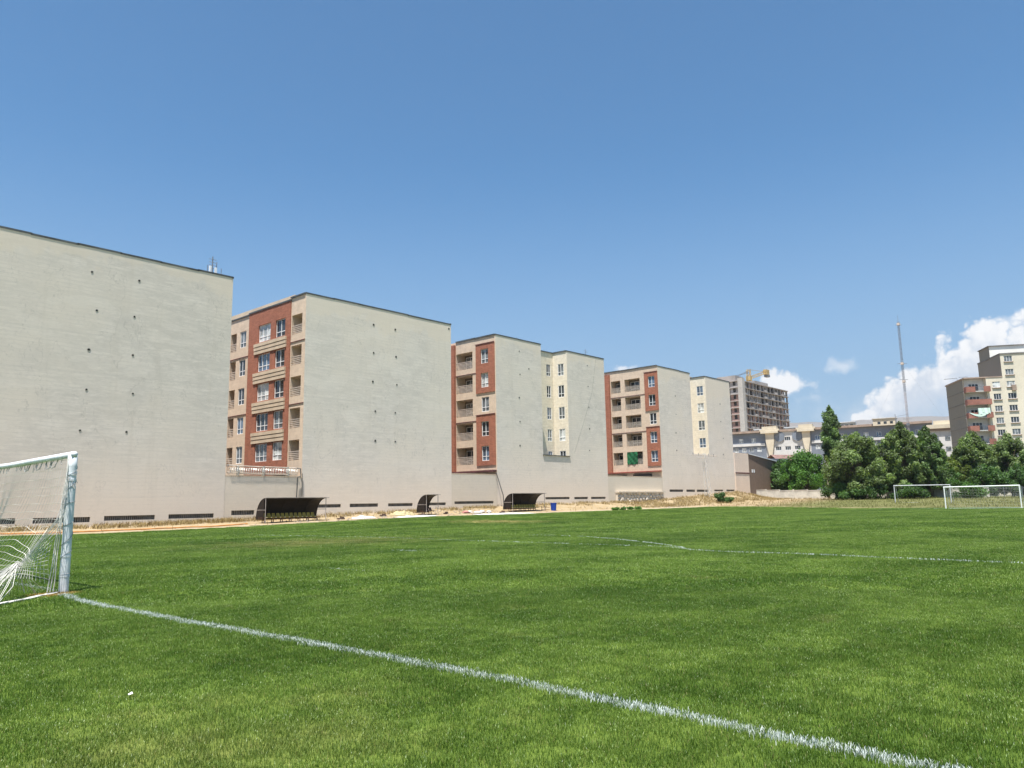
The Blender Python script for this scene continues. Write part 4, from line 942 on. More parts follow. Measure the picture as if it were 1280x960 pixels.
def tree(name, X, xc, xl, xr, yt, ybot, m, label, n=6000, l0=.10, l1=.24, nl=34, trunk=M_bark, shape='round', group='trees beyond the far goal line', seed=0):
    """a tree at depth X whose crown spans the given columns and rows of the photograph"""
    st = rnd.getstate(); rnd.seed(seed*31+5)
    top = onX(xc, yt, X); lo = onX(xc, ybot, X); L = onX(xl, (yt+ybot)/2, X); Rr = onX(xr, (yt+ybot)/2, X)
    rad = abs(L.y-Rr.y)/2; cy = (L.y+Rr.y)/2; g0 = terr(X, cy); H = top.z-g0; cl = max(lo.z-g0, .2)
    t = thing(name, (X, cy, g0), label, 'tree', group); lobes = []; tips = []
    nl = int(nl*2.6) if shape != 'poplar' else nl
    for k in range(nl):
        if shape == 'poplar':
            q = (k+.5)/nl; pw_ = lerp([(0, .35), (.3, .8), (.55, 1), (.82, .88), (1, .4)], q); r_ = rad*pw_*.6; a = k*2.4+rnd.uniform(-.5, .5); rr = rad*.5*pw_*rnd.uniform(.6, 1.2)
            c = Vector((X+math.cos(a)*rr, cy+math.sin(a)*rr, g0+cl+(H-cl)*q*.96)); lobes.append((c, max(.35, r_), max(.35, r_), (H-cl)/nl*2.0))
        else:
            q = (k+rnd.random())/nl; a = k*2.399+rnd.uniform(-.5, .5); env = min(1, .70+q*1.2)*(1-q**3.4)**.5; rr = rad*env*math.sqrt(rnd.uniform(.06, 1.06))
            c = Vector((X+math.cos(a)*rr*.9, cy+math.sin(a)*rr, g0+cl+(H-cl)*(.03+.87*q))); s = rad*rnd.uniform(.13, .25)
            sl = sst(.35, .9, q)*rnd.random(); lobes.append((c, s*(1-.4*sl), s*(1-.4*sl), s*rnd.uniform(.7, 1.1)*(1+1.1*sl)))
        tips.append(lobes[-1][0])
    lobes.append((Vector((X, cy, g0+H-.35*rad*.4)), rad*.2, rad*.2, rad*.3))
    crown(lobes, int(n*2.0), l0, l1, m, t)
    tr = MB(); tp = Vector((X, cy, g0+cl+(H-cl)*.55)); rt_ = .035*H**.9
    tr.tube([(X, cy, g0-.3), (X+.1, cy+.1, g0+H*.25), tp.lerp(Vector((X, cy, g0)), .3), tp], [rt_, rt_*.75, rt_*.55, rt_*.3], 8); tr.build('trunk', trunk, t, True)
    lm = MB()
    for c in tips[::2]:
        b0 = Vector((X, cy, g0+max(cl*.7, H*.15)+(c.z-g0-cl)*.45)); lm.tube([b0, b0.lerp(c, .5)+Vector((0, 0, -.1*(c-b0).length)), c], [rt_*.35, rt_*.2, .02], 5)
    lm.build('limbs', trunk, t); rnd.setstate(st); return t
tree('round_tree', 152, 977, 947, 1010, 579, 612, L_dark, 'dark green bushy tree beside the brown brick shed, behind the white wall', 7000, .13, .33, 30, seed=1)
tree('round_tree', 150, 1010, 976, 1041, 566, 612, L_brt, 'bright green bushy tree behind the white wall, next to the poplar', 8000, .13, .33, 34, seed=2)
tree('poplar_tree', 156, 1040, 1027, 1053, 508, 604, L_pop, 'tall slim poplar rising above the other trees', 6500, .13, .33, 30, shape='poplar', seed=3)
tree('willow_tree', 133, 1074, 1034, 1112, 545, 618, L_will, 'broad grey green tree standing in front of the poplar', 15000, .13, .33, 52, seed=4)
tree('leafy_tree', 136, 1128, 1098, 1160, 531, 614, L_will, 'tall leafy tree left of the spare goal, foot of the radio mast behind it', 11000, .13, .33, 44, seed=5)
tree('leafy_tree', 138, 1160, 1134, 1188, 536, 612, L_pop, 'tall dark leafy tree with pointed top between radio mast and grey balcony block', 9000, .13, .33, 38, seed=6)
tree('leafy_tree', 142, 1146, 1122, 1170, 548, 612, L_will, 'leafy tree wedged between the two tall trees near the radio mast', 8000, .13, .33, 36, seed=14)
tree('low_tree', 146, 1190, 1162, 1216, 574, 614, L_yel, 'low yellow green tree in the gap before the dark flank wall', 7000, .12, .30, 30, seed=7)
tree('low_tree', 147, 1110, 1085, 1130, 585, 614, L_dark, 'low dark tree filling the gap under the grey green trees', 6000, .12, .30, 26, seed=12)
tree('leafy_tree', 149, 1221, 1186, 1252, 542, 614, L_will, 'spreading leafy tree before the stacked red balconies', 11000, .13, .33, 44, seed=8)
tree('leafy_tree', 151, 1262, 1230, 1296, 545, 614, L_will, 'leafy tree before the cream windowed wall of the balcony block', 10000, .13, .33, 42, seed=9)
tree('leafy_tree', 147, 1310, 1285, 1336, 552, 614, L_pop, 'leafy tree at the end of the row beyond the far goal', 6000, .13, .33, 34, seed=10)
tree('bare_tree', 139, 1034, 1028, 1039, 570, 590, L_yel, 'thin pale trunked sapling with sparse leaves by the white wall', 350, .10, .2, 10, M_barkp, seed=11)
for i, (xa, yt_, lab) in enumerate(((1068, 588, 'under the broad grey green tree'), (1150, 582, 'between the tall leafy trees'), (1178, 586, 'below the yellow green tree'), (1232, 584, 'below the spreading leafy tree'), (1275, 584, 'below the last leafy trees'))): tree('understory_tree', 143.5, xa, xa-28, xa+28, yt_, 618, L_dark, 'dense dark understory thicket %s, against the wall' % lab, 5200, .12, .30, 26, seed=40+i)
def shrub(name, x, y, rx, rz, m, label, n, seed, group=None, l0=.12, l1=.28):
    st = rnd.getstate(); rnd.seed(seed*17+3); g0 = terr(x, y); t = thing(name, (x, y, g0), label, 'shrub', group); lobes = []
    for k in range(16):
        a = k*2.4; r_ = rx*rnd.uniform(.1, .8); s = rx*rnd.uniform(.25, .45); lobes.append((Vector((x+math.cos(a)*r_, y+math.sin(a)*r_, g0+rz*rnd.uniform(.15, 1.5))), s, s, rz*.45))
    crown(lobes, n, l0, l1, m, t, 'foliage'); st_ = MB()
    for l in lobes[:7]: st_.tube([(x, y, g0-.1), l[0]], [.05, .015], 5)
    st_.build('stems', M_bark, t); rnd.setstate(st)
SH = 'shrubs under the trees'
q = onX(1052, 622, 131); shrub('shrub', 131, q.y, 3.2, 1.5, L_dark, 'dark shrub under the broad grey green tree, next to the white wall end', 4500, 1, SH)
q = onX(1088, 622, 131); shrub('shrub', 131, q.y, 3.0, 1.4, L_dark, 'dark shrub under the broad grey green tree, nearer the spare goal', 4500, 2, SH)
q = onX(1140, 620, 133); shrub('shrub', 133, q.y, 3.0, 1.3, L_dark, 'dark green shrub seen through the spare goal', 4000, 3, SH)
q = onX(1212, 622, 134); shrub('shrub', 134, q.y, 2.8, 1.5, L_brt, 'bright green shrub seen through the far goal', 4000, 4, SH)
q = onY(902, 632, 58.0); shrub('shrub', q.x, 58.0, 1.15, .85, L_dark, 'lone dark green bush on the dry bank below the last block', 2600, 5, None, .08, .18)
q = onY(912, 632, 57.2); shrub('shrub', q.x, 57.2, .7, .5, L_dark, 'small low bush huddled beside the lone dark bush', 1200, 6, None, .08, .16)
for i, xx in enumerate((770, 778, 788, 798)):
    q = onY(xx, 636, 55.2); shrub('weed', q.x, 55.2, .6, .22, L_brt, ('low green weed clump on the grass edge, outermost towards the blue bin', 'second low weed clump from the blue bin on the grass edge', 'third low weed clump from the blue bin on the grass edge', 'low weed clump on the grass edge, outermost towards the lone dark bush')[i], 500, 20+i, 'weeds on the grass edge', .05, .12)
# dry grass on the bank and behind the goal line
def f_dry(t):
    at = t.add('ShaderNodeAttribute', attribute_name='tone'); n = t.noise(wpos(t), .3, 3, .6)
    k = t.math('ADD', t.math('MULTIPLY', at.outputs['Fac'], .6), t.math('MULTIPLY', n, .6)); c = t.mix(t.smooth(k, .3, .95), (.19, .13, .05), (.40, .31, .15))
    sx = t.add('ShaderNodeSeparateXYZ'); t.put(sx.inputs[0], wpos(t))
    gr = t.math('MULTIPLY', t.smooth(sx.outputs[0], 100, 108), t.smooth(sx.outputs[1], 40, 54, 1, 0)); c = t.mix(t.math('MULTIPLY', gr, .92), c, (.125, .14, .045))
    return bsdf(t, c, .9, spec=.1)
M_dry = mat('dry_grass', f_dry); pts = []
def dryadd(n, x0, x1, y0, y1, thr):
    for _ in range(n):
        x, y = rnd.uniform(x0, x1), rnd.uniform(y0, y1)
        if noise.noise(Vector((x*.35, y*.5, 2)))+.5*noise.noise(Vector((x*1.4, y*1.4, 6))) > thr: pts.append(on_ground(x, y))
dryadd(9000, 8, 41, 60.5, 63.95, -.15); dryadd(9000, 40, 92, 60.5, 63.9, .05); dryadd(16000, 90, 139, 57, 63.6, -.25); dryadd(22000, 105, 139, -12, 57, -.12); dryadd(2500, 8, 100, 56, 61, .35)
o = bpy.data.objects.new('dry_grass', blade_mesh('dry_grass', pts, .12, .42, .02, .05, .8, M_dry)); COL.objects.link(o); tag(o, 'dry straw coloured grass on the bank under the walls', 'grass', kind='stuff')

# ------------------------------------------------------------------ end of the ground: precast wall, fence, shed
M_pre = dirty('precast_concrete', (.56, .53, .47), .15, .8); XB = 140.
pw = thing('perimeter_wall', (XB, 46, 1.5), 'low white precast concrete wall at the end of the ground under the trees', 'wall'); y = 67.5
ppm = MB().box(-.05, .05, -1.2, 1.2, -.4, 1.55).box(-.09, -.051, -1.2, 1.2, 1.44, 1.56).mesh('panel'); psm = MB().box(-.11, .11, -.09, .09, -.4, 1.72).mesh('post')
while y > 27:
    z = terr(XB, y-1.3); place('panel', ppm, M_pre, pw, (XB, y-1.3, z)); place('post', psm, M_pre, pw, (XB, y, z)); y -= 2.6
fn = thing('steel_fence', (XB, 8, 1), 'dark steel bar fence continuing from the white wall behind the far goal', 'fence'); M_fence = dirty('fence_steel', (.13, .14, .16), .2, 2, .5, .2)
fb = MB().tube([(0, 0, .1), (0, 0, 1.6)], .022, 4).mesh('bar'); fp = MB().box(-.05, .05, -.05, .05, -.3, 1.75).mesh('post')
y = 26.4
while y > -14:
    z = terr(XB, y); place('post', fp, M_fence, fn, (XB, y, z))
    for q in (.3, 1.45): MB().box(XB-.025, XB+.025, y-2.4, y, z+q, z+q+.06).build('rail', M_fence, fn)
    for k in range(1, 12): place('bar', fb, M_fence, fn, (XB, y-.2*k, z))
    y -= 2.4
M_pink = render_wall('pinkish_render', (.74, .62, .53), 41); M_brown = bricky('brown_brick', (.20, .14, .105), (.24, .19, .15), .24, .085, .014, .3)
# annex beyond block 4: rendered front, brown brick flank, metal sheet roof
an_ = thing('brick_annex', (133, YW, 2.9), 'low annex with pinkish rendered end wall and brown brick flank past the last block', 'building')
q1 = onY(935, 567, YW-.1); xe = q1.x; zt = q1.z
MB().box(131.05, xe, YW-.1, YW+.95, 0, zt).build('end_wall', M_pink, an_); q2 = onY(920, 591, YW-.1); MB().box(131.1, xe-.05, YW-.16, YW-.102, q2.z-.1, q2.z+.1).build('ledge', M_ledge, an_)
zr = onX(962, 578, xe+16).z
bm_ = MB(); A = [(xe+.003, YW-.1, 0), (xe+17, YW+1.5, 0), (xe+17, YW+1.5, zt-1.0), (xe+.003, YW-.1, zt)]
bm_.quad(*A); bm_.quad((xe+17, YW+1.5, 0), (xe+17, YW+14, 0), (xe+17, YW+14, zt-1), (xe+17, YW+1.5, zt-1)).build('brick_flank', M_brown, an_)
M_sheet = dirty('white_roof_sheet', (.72, .73, .74), .1, 1, .5)
MB().quad((xe-.05, YW-.2, zt+.08), (xe+17.2, YW+1.2, zt-.9), (xe+17.2, YW+14, zt-.6), (xe-.05, YW+14, zt+.4)).quad((xe-.05, YW-.2, zt-.12), (xe+17.2, YW+1.2, zt-1.1), (xe+17.2, YW+1.2, zt-.9), (xe-.05, YW-.2, zt+.08)).build('roof', M_sheet, an_)
for dx in (1.6, 2.6):
    MB().tube([(xe+dx, YW-.12+dx*.094, zt-3.2), (xe+dx, YW-.02+dx*.094, zt-3.2)], .35, 10).build('white_plate', M_white, an_)
sh_ = thing('glazed_shed', (165, 70, 2), 'shed with dark glazed strip and pale sill behind the dark bushy tree', 'building')
a, b_ = onX(955, 574, 168), onX(985, 577, 172); M_sblue = dirty('blue_grey_cladding', (.13, .15, .19), .2, 1)
def slab(mb, A, B, z0, z1, th): d = (B-A); d.z = 0; L = d.length; d /= L; n = Vector((-d.y, d.x, 0)); mb.obox(Vector((A.x, A.y, 0)), d, n, Vector((0, 0, 1)), (0, L), (0, th), (z0, z1)); return mb
slab(MB(), a, b_, 0, a.z-1.3, 8).build('wall', M_brown, sh_); slab(MB(), a, b_, a.z-1.299, a.z-.75, 7.9).build('sill', M_sheet, sh_); slab(MB(), a+Vector((.1, .1, 0)), b_, a.z-.749, a.z-.1, 7.8).build('glazing', G_blue, sh_); slab(MB(), a-Vector((.2, .2, 0)), b_, a.z-.099, a.z+.1, 8.4).build('roof', M_sblue, sh_)
rc = [b for b in (0,)]
st2 = thing('tiled_roof_house', (190, 74, 2), 'low house with dull red roof showing above the bushy trees', 'house'); a, b_ = onX(975, 574, 190), onX(1002, 574, 194)
slab(MB(), a, b_, 0, a.z-.2, 9).build('wall', M_pink, st2); M_troof = dirty('dull_red_roof', (.20, .12, .10), .25, 1)
d = (b_-a).normalized(); n = Vector((-d.y, d.x, 0)); L = (b_-a).length; rf = MB()
zz = a.z-.198; A0 = Vector((a.x, a.y, zz)); rf.quad(A0-d-n*.5, A0+d*(L+1)-n*.5, A0+d*(L+.5)+n*4.5+Vector((0, 0, 1.6)), A0-d*.5+n*4.5+Vector((0, 0, 1.6))); rf.quad(A0-d*.5+n*4.5+Vector((0, 0, 1.6)), A0+d*(L+.5)+n*4.5+Vector((0, 0, 1.6)), A0+d*(L+1)+n*9.5, A0-d+n*9.5); rf.build('roof', M_troof, st2)

# ------------------------------------------------------------------ long grey building
def frame_of(p, q):
    d = Vector((q.x-p.x, q.y-p.y, 0)); L = d.length; d /= L; n = Vector((-d.y, d.x, 0))
    if n.dot(p) < 0: n = -n
    return d, n, L
def at_depth(x, y, dep): d = ray(x, y); return EYE + d*dep
gA, gB = at_depth(905, 543.6, 284), at_depth(1165, 529, 252)
gd, gn, gL = frame_of(gA, gB); gO = Vector((gA.x, gA.y, 0)); ZT = gA.z; UPV = Vector((0, 0, 1))
gs = lambda px, py: (onP(px, py, gO, gn)-gO).dot(gd)
gz = lambda px, py: onP(px, py, gO, gn).z
gPl = lambda s, z, d=0: gO + gd*s + gn*d + UPV*z
RG = math.atan2(gd.y, gd.x)
M_gw = dirty('grey_cladding', (.185, .21, .25), .12, .3); M_gl = dirty('light_grey_render', (.58, .57, .55), .1, .3); M_gc = dirty('cream_stone', (.58, .51, .39), .08, .4); M_eave = dirty('brown_eave', (.33, .25, .20), .15, .5)
gb = thing('grey_building', tuple(gO+gd*40), 'long grey office building with cream pilasters behind the trees', 'building')
sC0, sC1, sC2, sC3 = gs(957, 545), gs(968, 545), gs(1003, 545), gs(1013, 545)
fl = 3.35; zt0 = ZT-1.2; wins = {'g': [], 'c': []}
def wrow(s0, s1, z, w_, gap, key, h=1.5):
    s = s0
    while s+w_ < s1: wins[key].append((s, s+w_, z-h, z)); s += w_+gap
for k in range(7):
    z = zt0-.75-fl*k
    wrow(.8, sC0-1.5, z, 1.5, 1.2 if k % 2 else 3.0, 'g'); wrow(sC3+1.5, gL-1, z, 1.5, 1.1 if k % 2 else 2.4, 'g'); wrow(sC1+.2, sC2, z, 1.9, 1.35, 'c', 1.35)
sCg = [h for h in wins['g'] if h[1] < sC0]; sRg = [h for h in wins['g'] if h[0] > sC3]
MB().panel(gPl, 0, sC0, 0, ZT, sCg, .2).build('grey_wing_wall', M_gw, gb); MB().panel(gPl, sC3, gL, 0, ZT, sRg, .2).build('grey_wing_wall', M_gw, gb)
MB().panel(gPl, sC0, sC3, 0, ZT, wins['c'], .2).build('centre_wall', M_gl, gb)
far_pane = {}
def far_window(parent, P, rz, h, g=None, cols=2, dep=.1):
    o = window(parent, P, rz, h[0], h[1], h[2], h[3], cols, 0, dep, g or rnd.choice([G_mid, G_curt, G_curt, G_blue]), False); return o
for h in sCg+sRg:
    if h[2] > ZT-14: far_window(gb, gPl, RG, h)
    else: MB().quad(gPl(h[0], h[2], .19), gPl(h[1], h[2], .19), gPl(h[1], h[3], .19), gPl(h[0], h[3], .19)).build('pane', G_mid, gb)
for h in wins['c']: far_window(gb, gPl, RG, h, G_dark, 3)
for s0, s1 in ((0, sC0-.3), (sC3+.3, gL)):
    MB().obox(gO, gd, gn, UPV, (s0, s1), (-.35, -.002), (zt0-fl-.15, zt0-fl+.75)).build('pale_band', M_gl, gb); MB().obox(gO, gd, gn, UPV, (s0, s1), (-1.1, 0), (ZT+.001, ZT+.75)).build('eave', M_eave, gb)
MB().obox(gO, gd, gn, UPV, (sC0+.1, sC3-.1), (-.5, 0), (ZT+.001, ZT+.75)).build('eave', M_eave, gb)
for sa, sb in ((sC0, sC1), (sC2, sC3)):
    b = MB(); zz = [(ZT-.1, 0.), (ZT-3.5, .1), (ZT-8, .9), (ZT-11, 1.2), (0, 1.3)]
    for (z1, a), (z0, c) in zip(zz, zz[1:]):
        def cr(z, e): return [gPl(sa+e, z, -.9), gPl(sb-e, z, -.9), gPl(sb-e, z, -.01), gPl(sa+e, z, -.01)]
        p, q = cr(z0, c), cr(z1, a)
        for k in range(4): b.quad(p[k], p[(k+1) % 4], q[(k+1) % 4], q[k])
    b.build('pilaster', M_gc, gb)
    for k, (e, z0, z1) in enumerate(((1.5, ZT-.45, ZT+.35), (1.9, ZT+.35, ZT+1.0), (1.0, ZT+1.0, ZT+2.0))): MB().obox(gO, gd, gn, UPV, (sa-e, sb+e), (-1.6+.2*k, 3-.2*k), (z0+.003, z1)).build('roof_block', M_gc, gb)
    dm = MB(); sc_ = sb-1.2 if sa == sC0 else sa+1.2
    cs_ = (sC1+1.7) if sa == sC0 else (sC2-1.7)
    dm.tube([gPl(cs_, ZT-1.9, -.3), gPl(cs_, ZT-1.9, -.01)], 1.75, 20).build('round_window', M_gw, gb)
for (px0, px1, zz, dd) in ((1092, 1121, 2.3, -1.5), (1046, 1068, 2.0, 2), (978, 1003, 1.6, 5), (940, 958, 1.4, 4)):
    s0, s1 = gs(px0, 535), gs(px1, 535); MB().obox(gO, gd, gn, UPV, (s0, s1), (dd, dd+6), (ZT+.003, ZT+zz)).build('roof_house', M_gc, gb); MB().obox(gO, gd, gn, UPV, (s0-.3, s1+.3), (dd-.3, dd+6.3), (ZT+zz+.003, ZT+zz+.3)).build('roof_house_cap', M_gl, gb)
    for k in range(3): s = s0+(s1-s0)*(.2+.27*k); MB().obox(gO, gd, gn, UPV, (s, s+.9), (dd-.03, dd-.003), (ZT+.5, ZT+1.3)).build('roof_house_window', G_dark, gb)
MB().obox(gO, gd, gn, UPV, (0, gL), (.25, 16), (0, ZT-.01)).build('body', M_gw, gb)
# pale building by the dark flank wall
pA, pB = at_depth(1160, 531.5, 236), at_depth(1200, 529, 232); pd_, pn_, pL = frame_of(pA, pB); pO = Vector((pA.x, pA.y, 0)); zt_ = pA.z
pb_ = thing('pale_building', tuple(pO), 'pale cream building squeezed beside the dark flank wall', 'building')
MB().obox(pO, pd_, pn_, UPV, (0, pL), (0, 12), (0, zt_-1.2)).build('wall', M_gl, pb_); MB().obox(pO, pd_, pn_, UPV, (-.5, pL+.4), (-.8, 12.4), (zt_-1.199, zt_)).build('cornice', M_gc, pb_); MB().obox(pO, pd_, pn_, UPV, (-.2, pL+.2), (-.4, 12.2), (zt_-1.9, zt_-1.2)).build('soffit', M_eave, pb_)
MB().obox(pO, pd_, pn_, UPV, (1.5, pL-1), (1, 9), (zt_+.002, zt_+1.3)).build('parapet', M_gc, pb_)
for k in range(3):
    for j in range(3): MB().obox(pO, pd_, pn_, UPV, (1.2+3*k, 2.6+3*k), (-.04, -.003), (zt_-5-3.2*j, zt_-3.6-3.2*j)).build('window', G_mid, pb_)

# ------------------------------------------------------------------ concrete tower under construction, and its crane
TX, TY, TZ = 360., 170., 61.3
tw = thing('unfinished_tower', (TX, TY, 2), 'unfinished concrete tower with bare floor slabs and raw brick infill', 'building')
M_conc = dirty('raw_concrete', (.33, .30, .28), .2, .12); M_inf = dirty('raw_brick_infill', (.38, .25, .21), .3, .25); M_inf2 = dirty('block_infill', (.38, .35, .33), .2, .25)
TX1, TY1 = 417., 186.; nf = 17; fh = 3.4
for k in range(nf):
    z = TZ-.4-fh*k
    if z < 3: break
    MB().box(TX-.7, TX1+.5, TY-.9, TY1, z-.35, z).build('floor_slab', M_conc, tw)
cm = MB().box(-.35, .35, -.35, .35, 0, TZ-.4).mesh('column')
for k in range(14): place('column', cm, M_conc, tw, (TX+.4+(TX1-TX-.8)*k/13, TY-.2, 0))
for k in range(1, 4): place('column', cm, M_conc, tw, (TX+.4, TY+(TY1-TY-.4)*k/3, 0))
MB().box(TX-1.0, TX+1.8, TY-1.6, TY+.9, 0, TZ+.6).build('stair_core', dirty('pale_concrete', (.42, .40, .37), .12, .2), tw)
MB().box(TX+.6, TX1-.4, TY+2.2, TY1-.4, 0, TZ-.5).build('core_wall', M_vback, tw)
i1, i2, i3 = MB(), MB(), MB()
for k in range(nf-1):
    z0, z1 = TZ-.4-fh*(k+1), TZ-.4-fh*k-.35
    if z0 < 3: break
    for j in range(13):
        x0, x1 = TX+.8+(TX1-TX-.8)*j/13, TX+.1+(TX1-TX-.8)*(j+1)/13
        if rnd.random() < (.25 if k < 2 else .07): continue
        mb = i2 if (k < 3 and rnd.random() < .75) or rnd.random() < .15 else i1; y = TY+rnd.choice((-.1, .5, .25)); w0 = x0+(x1-x0)*rnd.uniform(.2, .4); w1 = w0+(x1-x0)*rnd.uniform(.25, .4)
        mb.box(x0, w0, y, y+.2, z0, z1); mb.box(w1, x1, y, y+.2, z0, z1); mb.box(w0, w1, y, y+.2, z0, z0+1.0)
        if rnd.random() < .6: mb.box(w0, w1, y, y+.2, z1-.5, z1)
        if rnd.random() < .35: i3.box(x0+.2, x1-.2, TY-.75, TY-.65, z0+.01, z0+1.0)
    for j in range(3):
        y0, y1 = TY+1.2+(TY1-TY-1.2)*j/3, TY+.2+(TY1-TY-1.2)*(j+1)/3+.3; mb = i2 if k < 2 else i1; mb.box(TX, TX+.2, y0, y0+(y1-y0)*.3, z0, z1); mb.box(TX, TX+.2, y0+(y1-y0)*.65, y1, z0, z1); mb.box(TX, TX+.2, y0+(y1-y0)*.3, y0+(y1-y0)*.65, z0, z0+1.0)
tag(i1.build('brick_infill', M_inf, tw), kind='stuff'); tag(i2.build('block_infill', M_inf2, tw), kind='stuff'); tag(i3.build('parapet_infill', M_inf2, tw), kind='stuff')
for (x0, x1, h) in ((TX+1, TX+10, 2.6), (TX+24, TX+40, 2.4)): MB().box(x0, x1, TY+3, TY+13, TZ-.399, TZ+h).build('roof_room', M_conc, tw)
M_yel = dirty('crane_yellow', (.47, .33, .14), .12, .5, .5)
cr = thing('tower_crane', (TX+8, TY+8, TZ), 'yellow tower crane rising over the unfinished concrete tower', 'crane'); cx, cy_ = onY(936, 470, TY+8).x, TY+8
zt_c = onY(936, 462, TY+8).z; zj = onY(937, 473, TY+8).z
def lattice(name, A, B, w_, nseg, parent, m):
    d = (B-A).normalized(); u = d.orthogonal().normalized() if abs(d.z) > .9 else d.cross(UPV).normalized(); v = d.cross(u); b = MB(); c = [u*w_+v*w_, u*w_-v*w_, -u*w_-v*w_, -u*w_+v*w_]
    for k in range(4): b.tube([A+c[k], B+c[k]], w_*.22, 4)
    for s in range(nseg):
        for k in range(4): b.tube([A.lerp(B, s/nseg)+c[k], A.lerp(B, (s+1)/nseg)+c[(k+1) % 4]], w_*.15, 3)
    return b.build(name, m, parent)
lattice('mast', Vector((cx, cy_, TZ-30)), Vector((cx, cy_, zt_c)), .8, 18, cr, M_yel)
je = onY(958, 465, TY+8); je2 = onY(921, 471, TY+8)
lattice('counter_jib', Vector((cx, cy_, zj)), je, .6, 10, cr, M_yel); MB().tube([(cx, cy_, zt_c-.5), Vector((cx, cy_, 0)).lerp(Vector((je2.x, je2.y, 0)), 1)+Vector((0, 0, je2.z))], .14, 5).build('luffing_line', M_steel, cr)
lattice('jib', Vector((cx, cy_, zt_c-1.5)), je2+Vector((-4, 0, -.4)), .22, 10, cr, M_steel)
MB().box(je.x-2.2, je.x+1.6, je.y-1, je.y+1, je.z-1.6, je.z+1.2).build('counterweight', M_yel, cr); MB().box(je.x-1.0, je.x+2.0, je.y-1.1, je.y+1.1, je.z-2.9, je.z-1.61).build('winch', M_steel, cr)
MB().box(cx-1.2, cx+1.2, cy_-1.2, cy_+1.2, zj-1.4, zj+1.0).build('cab', M_yel, cr); MB().tube([(cx, cy_, zt_c), je], .12, 4).build('tie_bar', M_yel, cr)

# ------------------------------------------------------------------ radio mast
mp_ = at_depth(1138, 560, 235); mt = at_depth(1124.5, 402, 0) if 0 else None
mx, my = mp_.x, mp_.y; nM = Vector((fw.x, fw.y, 0)).normalized(); zM = onP(1124.5, 402, Vector((mx, my, 0)), nM).z
rm = thing('radio_mast', (mx, my, 0), 'tall thin guyed radio mast rising above the trees', 'mast'); M_mred = dirty('mast_grey_red', (.36, .32, .32), .15, .3)
cz = [0, zM*.38, zM*.60, zM*.72, zM]
for k in range(4): lattice('mast_section', Vector((mx, my, cz[k])), Vector((mx, my, cz[k+1])), .22, 10, rm, (M_steel, M_mred, M_steel, M_steel)[k])
for z in (zM*.42, zM*.66, zM*.76, zM*.985): MB().box(mx-.4, mx+.4, my-.4, my+.4, z-.35, z+.35).build('mast_collar', M_rail if z > zM*.6 else M_steel, rm)
for z, w_ in ((zM*.45, 1.4), (zM*.67, 1.3), (zM*.76, 1.5), (zM*.98, 1.0)): MB().tube([(mx-w_*rt.x, my-w_*rt.y, z), (mx+w_*rt.x, my+w_*rt.y, z)], .07, 4).build('antenna_arm', M_steel, rm)
MB().tube([(mx, my, zM), (mx, my, zM+2.0)], .05, 4).build('tip', M_steel, rm)
gw = MB()
for a in (0, 120, 240):
    for z in (zM*.42, zM*.76): gw.tube([(mx, my, z), (mx+26*math.cos(R(a+70)), my+26*math.sin(R(a+70)), 2)], .010, 3)
gw.build('guy_wires', M_steel, rm)
e = onP(1119, 521, Vector((mx, my, 0)), nM); MB().tube([(e.x, e.y, 14), tuple(e+Vector((0, 0, .8)))], .1, 4).tube([tuple(e), (mx, my, onP(1137, 518, Vector((mx, my, 0)), nM).z)], .05, 4).build('feeder_line', M_steel, rm)

# ------------------------------------------------------------------ cream block with red balconies at the right
RA = R(30); e2 = Vector((math.cos(RA), math.sin(RA), 0)); e1 = Vector((math.sin(RA), -math.cos(RA), 0)); rO = at_depth(1251, 455, 196); rO = Vector((rO.x, rO.y, 0))
rs = lambda px, py: (onP(px, py, rO, e2)-rO).dot(e1)
rz_ = lambda px, py: onP(px, py, rO, e2).z
rP = lambda s, z, d=0: rO + e1*s + e2*d + UPV*z
RR = math.atan2(e1.y, e1.x)
M_cr = dirty('cream_render', (.66, .60, .485), .07, .25); M_gd = render_wall('dark_flank', (.24, .23, .205), 61); M_bal = dirty('red_balcony', (.28, .125, .095), .2, .5); M_whr = dirty('white_render', (.74, .72, .66), .06, .25)  # darker grey for the flanks and rear walls
rb_ = thing('balcony_block', tuple(rO), 'cream apartment block with red balconies and dark grey flank', 'building')
sL = rs(1208, 500); sLb = rs(1235, 500); zLow = rz_(1240, 472); zHi = rz_(1252, 443); sR = 26.
D1, D2 = 15.0, 15.0
fz = [rz_(1264, y) for y in (444.5, 461, 476, 491, 506, 521, 536, 551, 566, 580, 594)]
wA = [(rs(1240.5, 480), rs(1250, 480), z-1.5, z) for z in [rz_(1245, y) for y in (477, 492, 507, 522, 537, 552, 567, 582)]]
wB = [(rs(1258.5, 480), rs(1269, 480), z-1.45, z) for z in fz]; wC = [(rs(1258.5, 480)+7+5.5*k, rs(1269, 480)+7+5.5*k, z-1.45, z) for z in fz for k in range(3)]
MB().panel(rP, 0, sR, 0, zHi, wB+wC, .2).build('front_wall', M_cr, rb_); MB().panel(rP, sLb, 0, 0, zLow, wA, .2).build('front_wall', M_cr, rb_)
for h in wA+wB+wC:
    far_window(rb_, rP, RR, h, rnd.choice([G_curt, G_curt, G_mid, G_dark]), 3); MB().obox(rO, e1, e2, UPV, (h[0]-.15, h[1]+.15), (-.22, -.002), (h[2]-.22, h[2]-.02)).build('window_sill', M_eave, rb_)
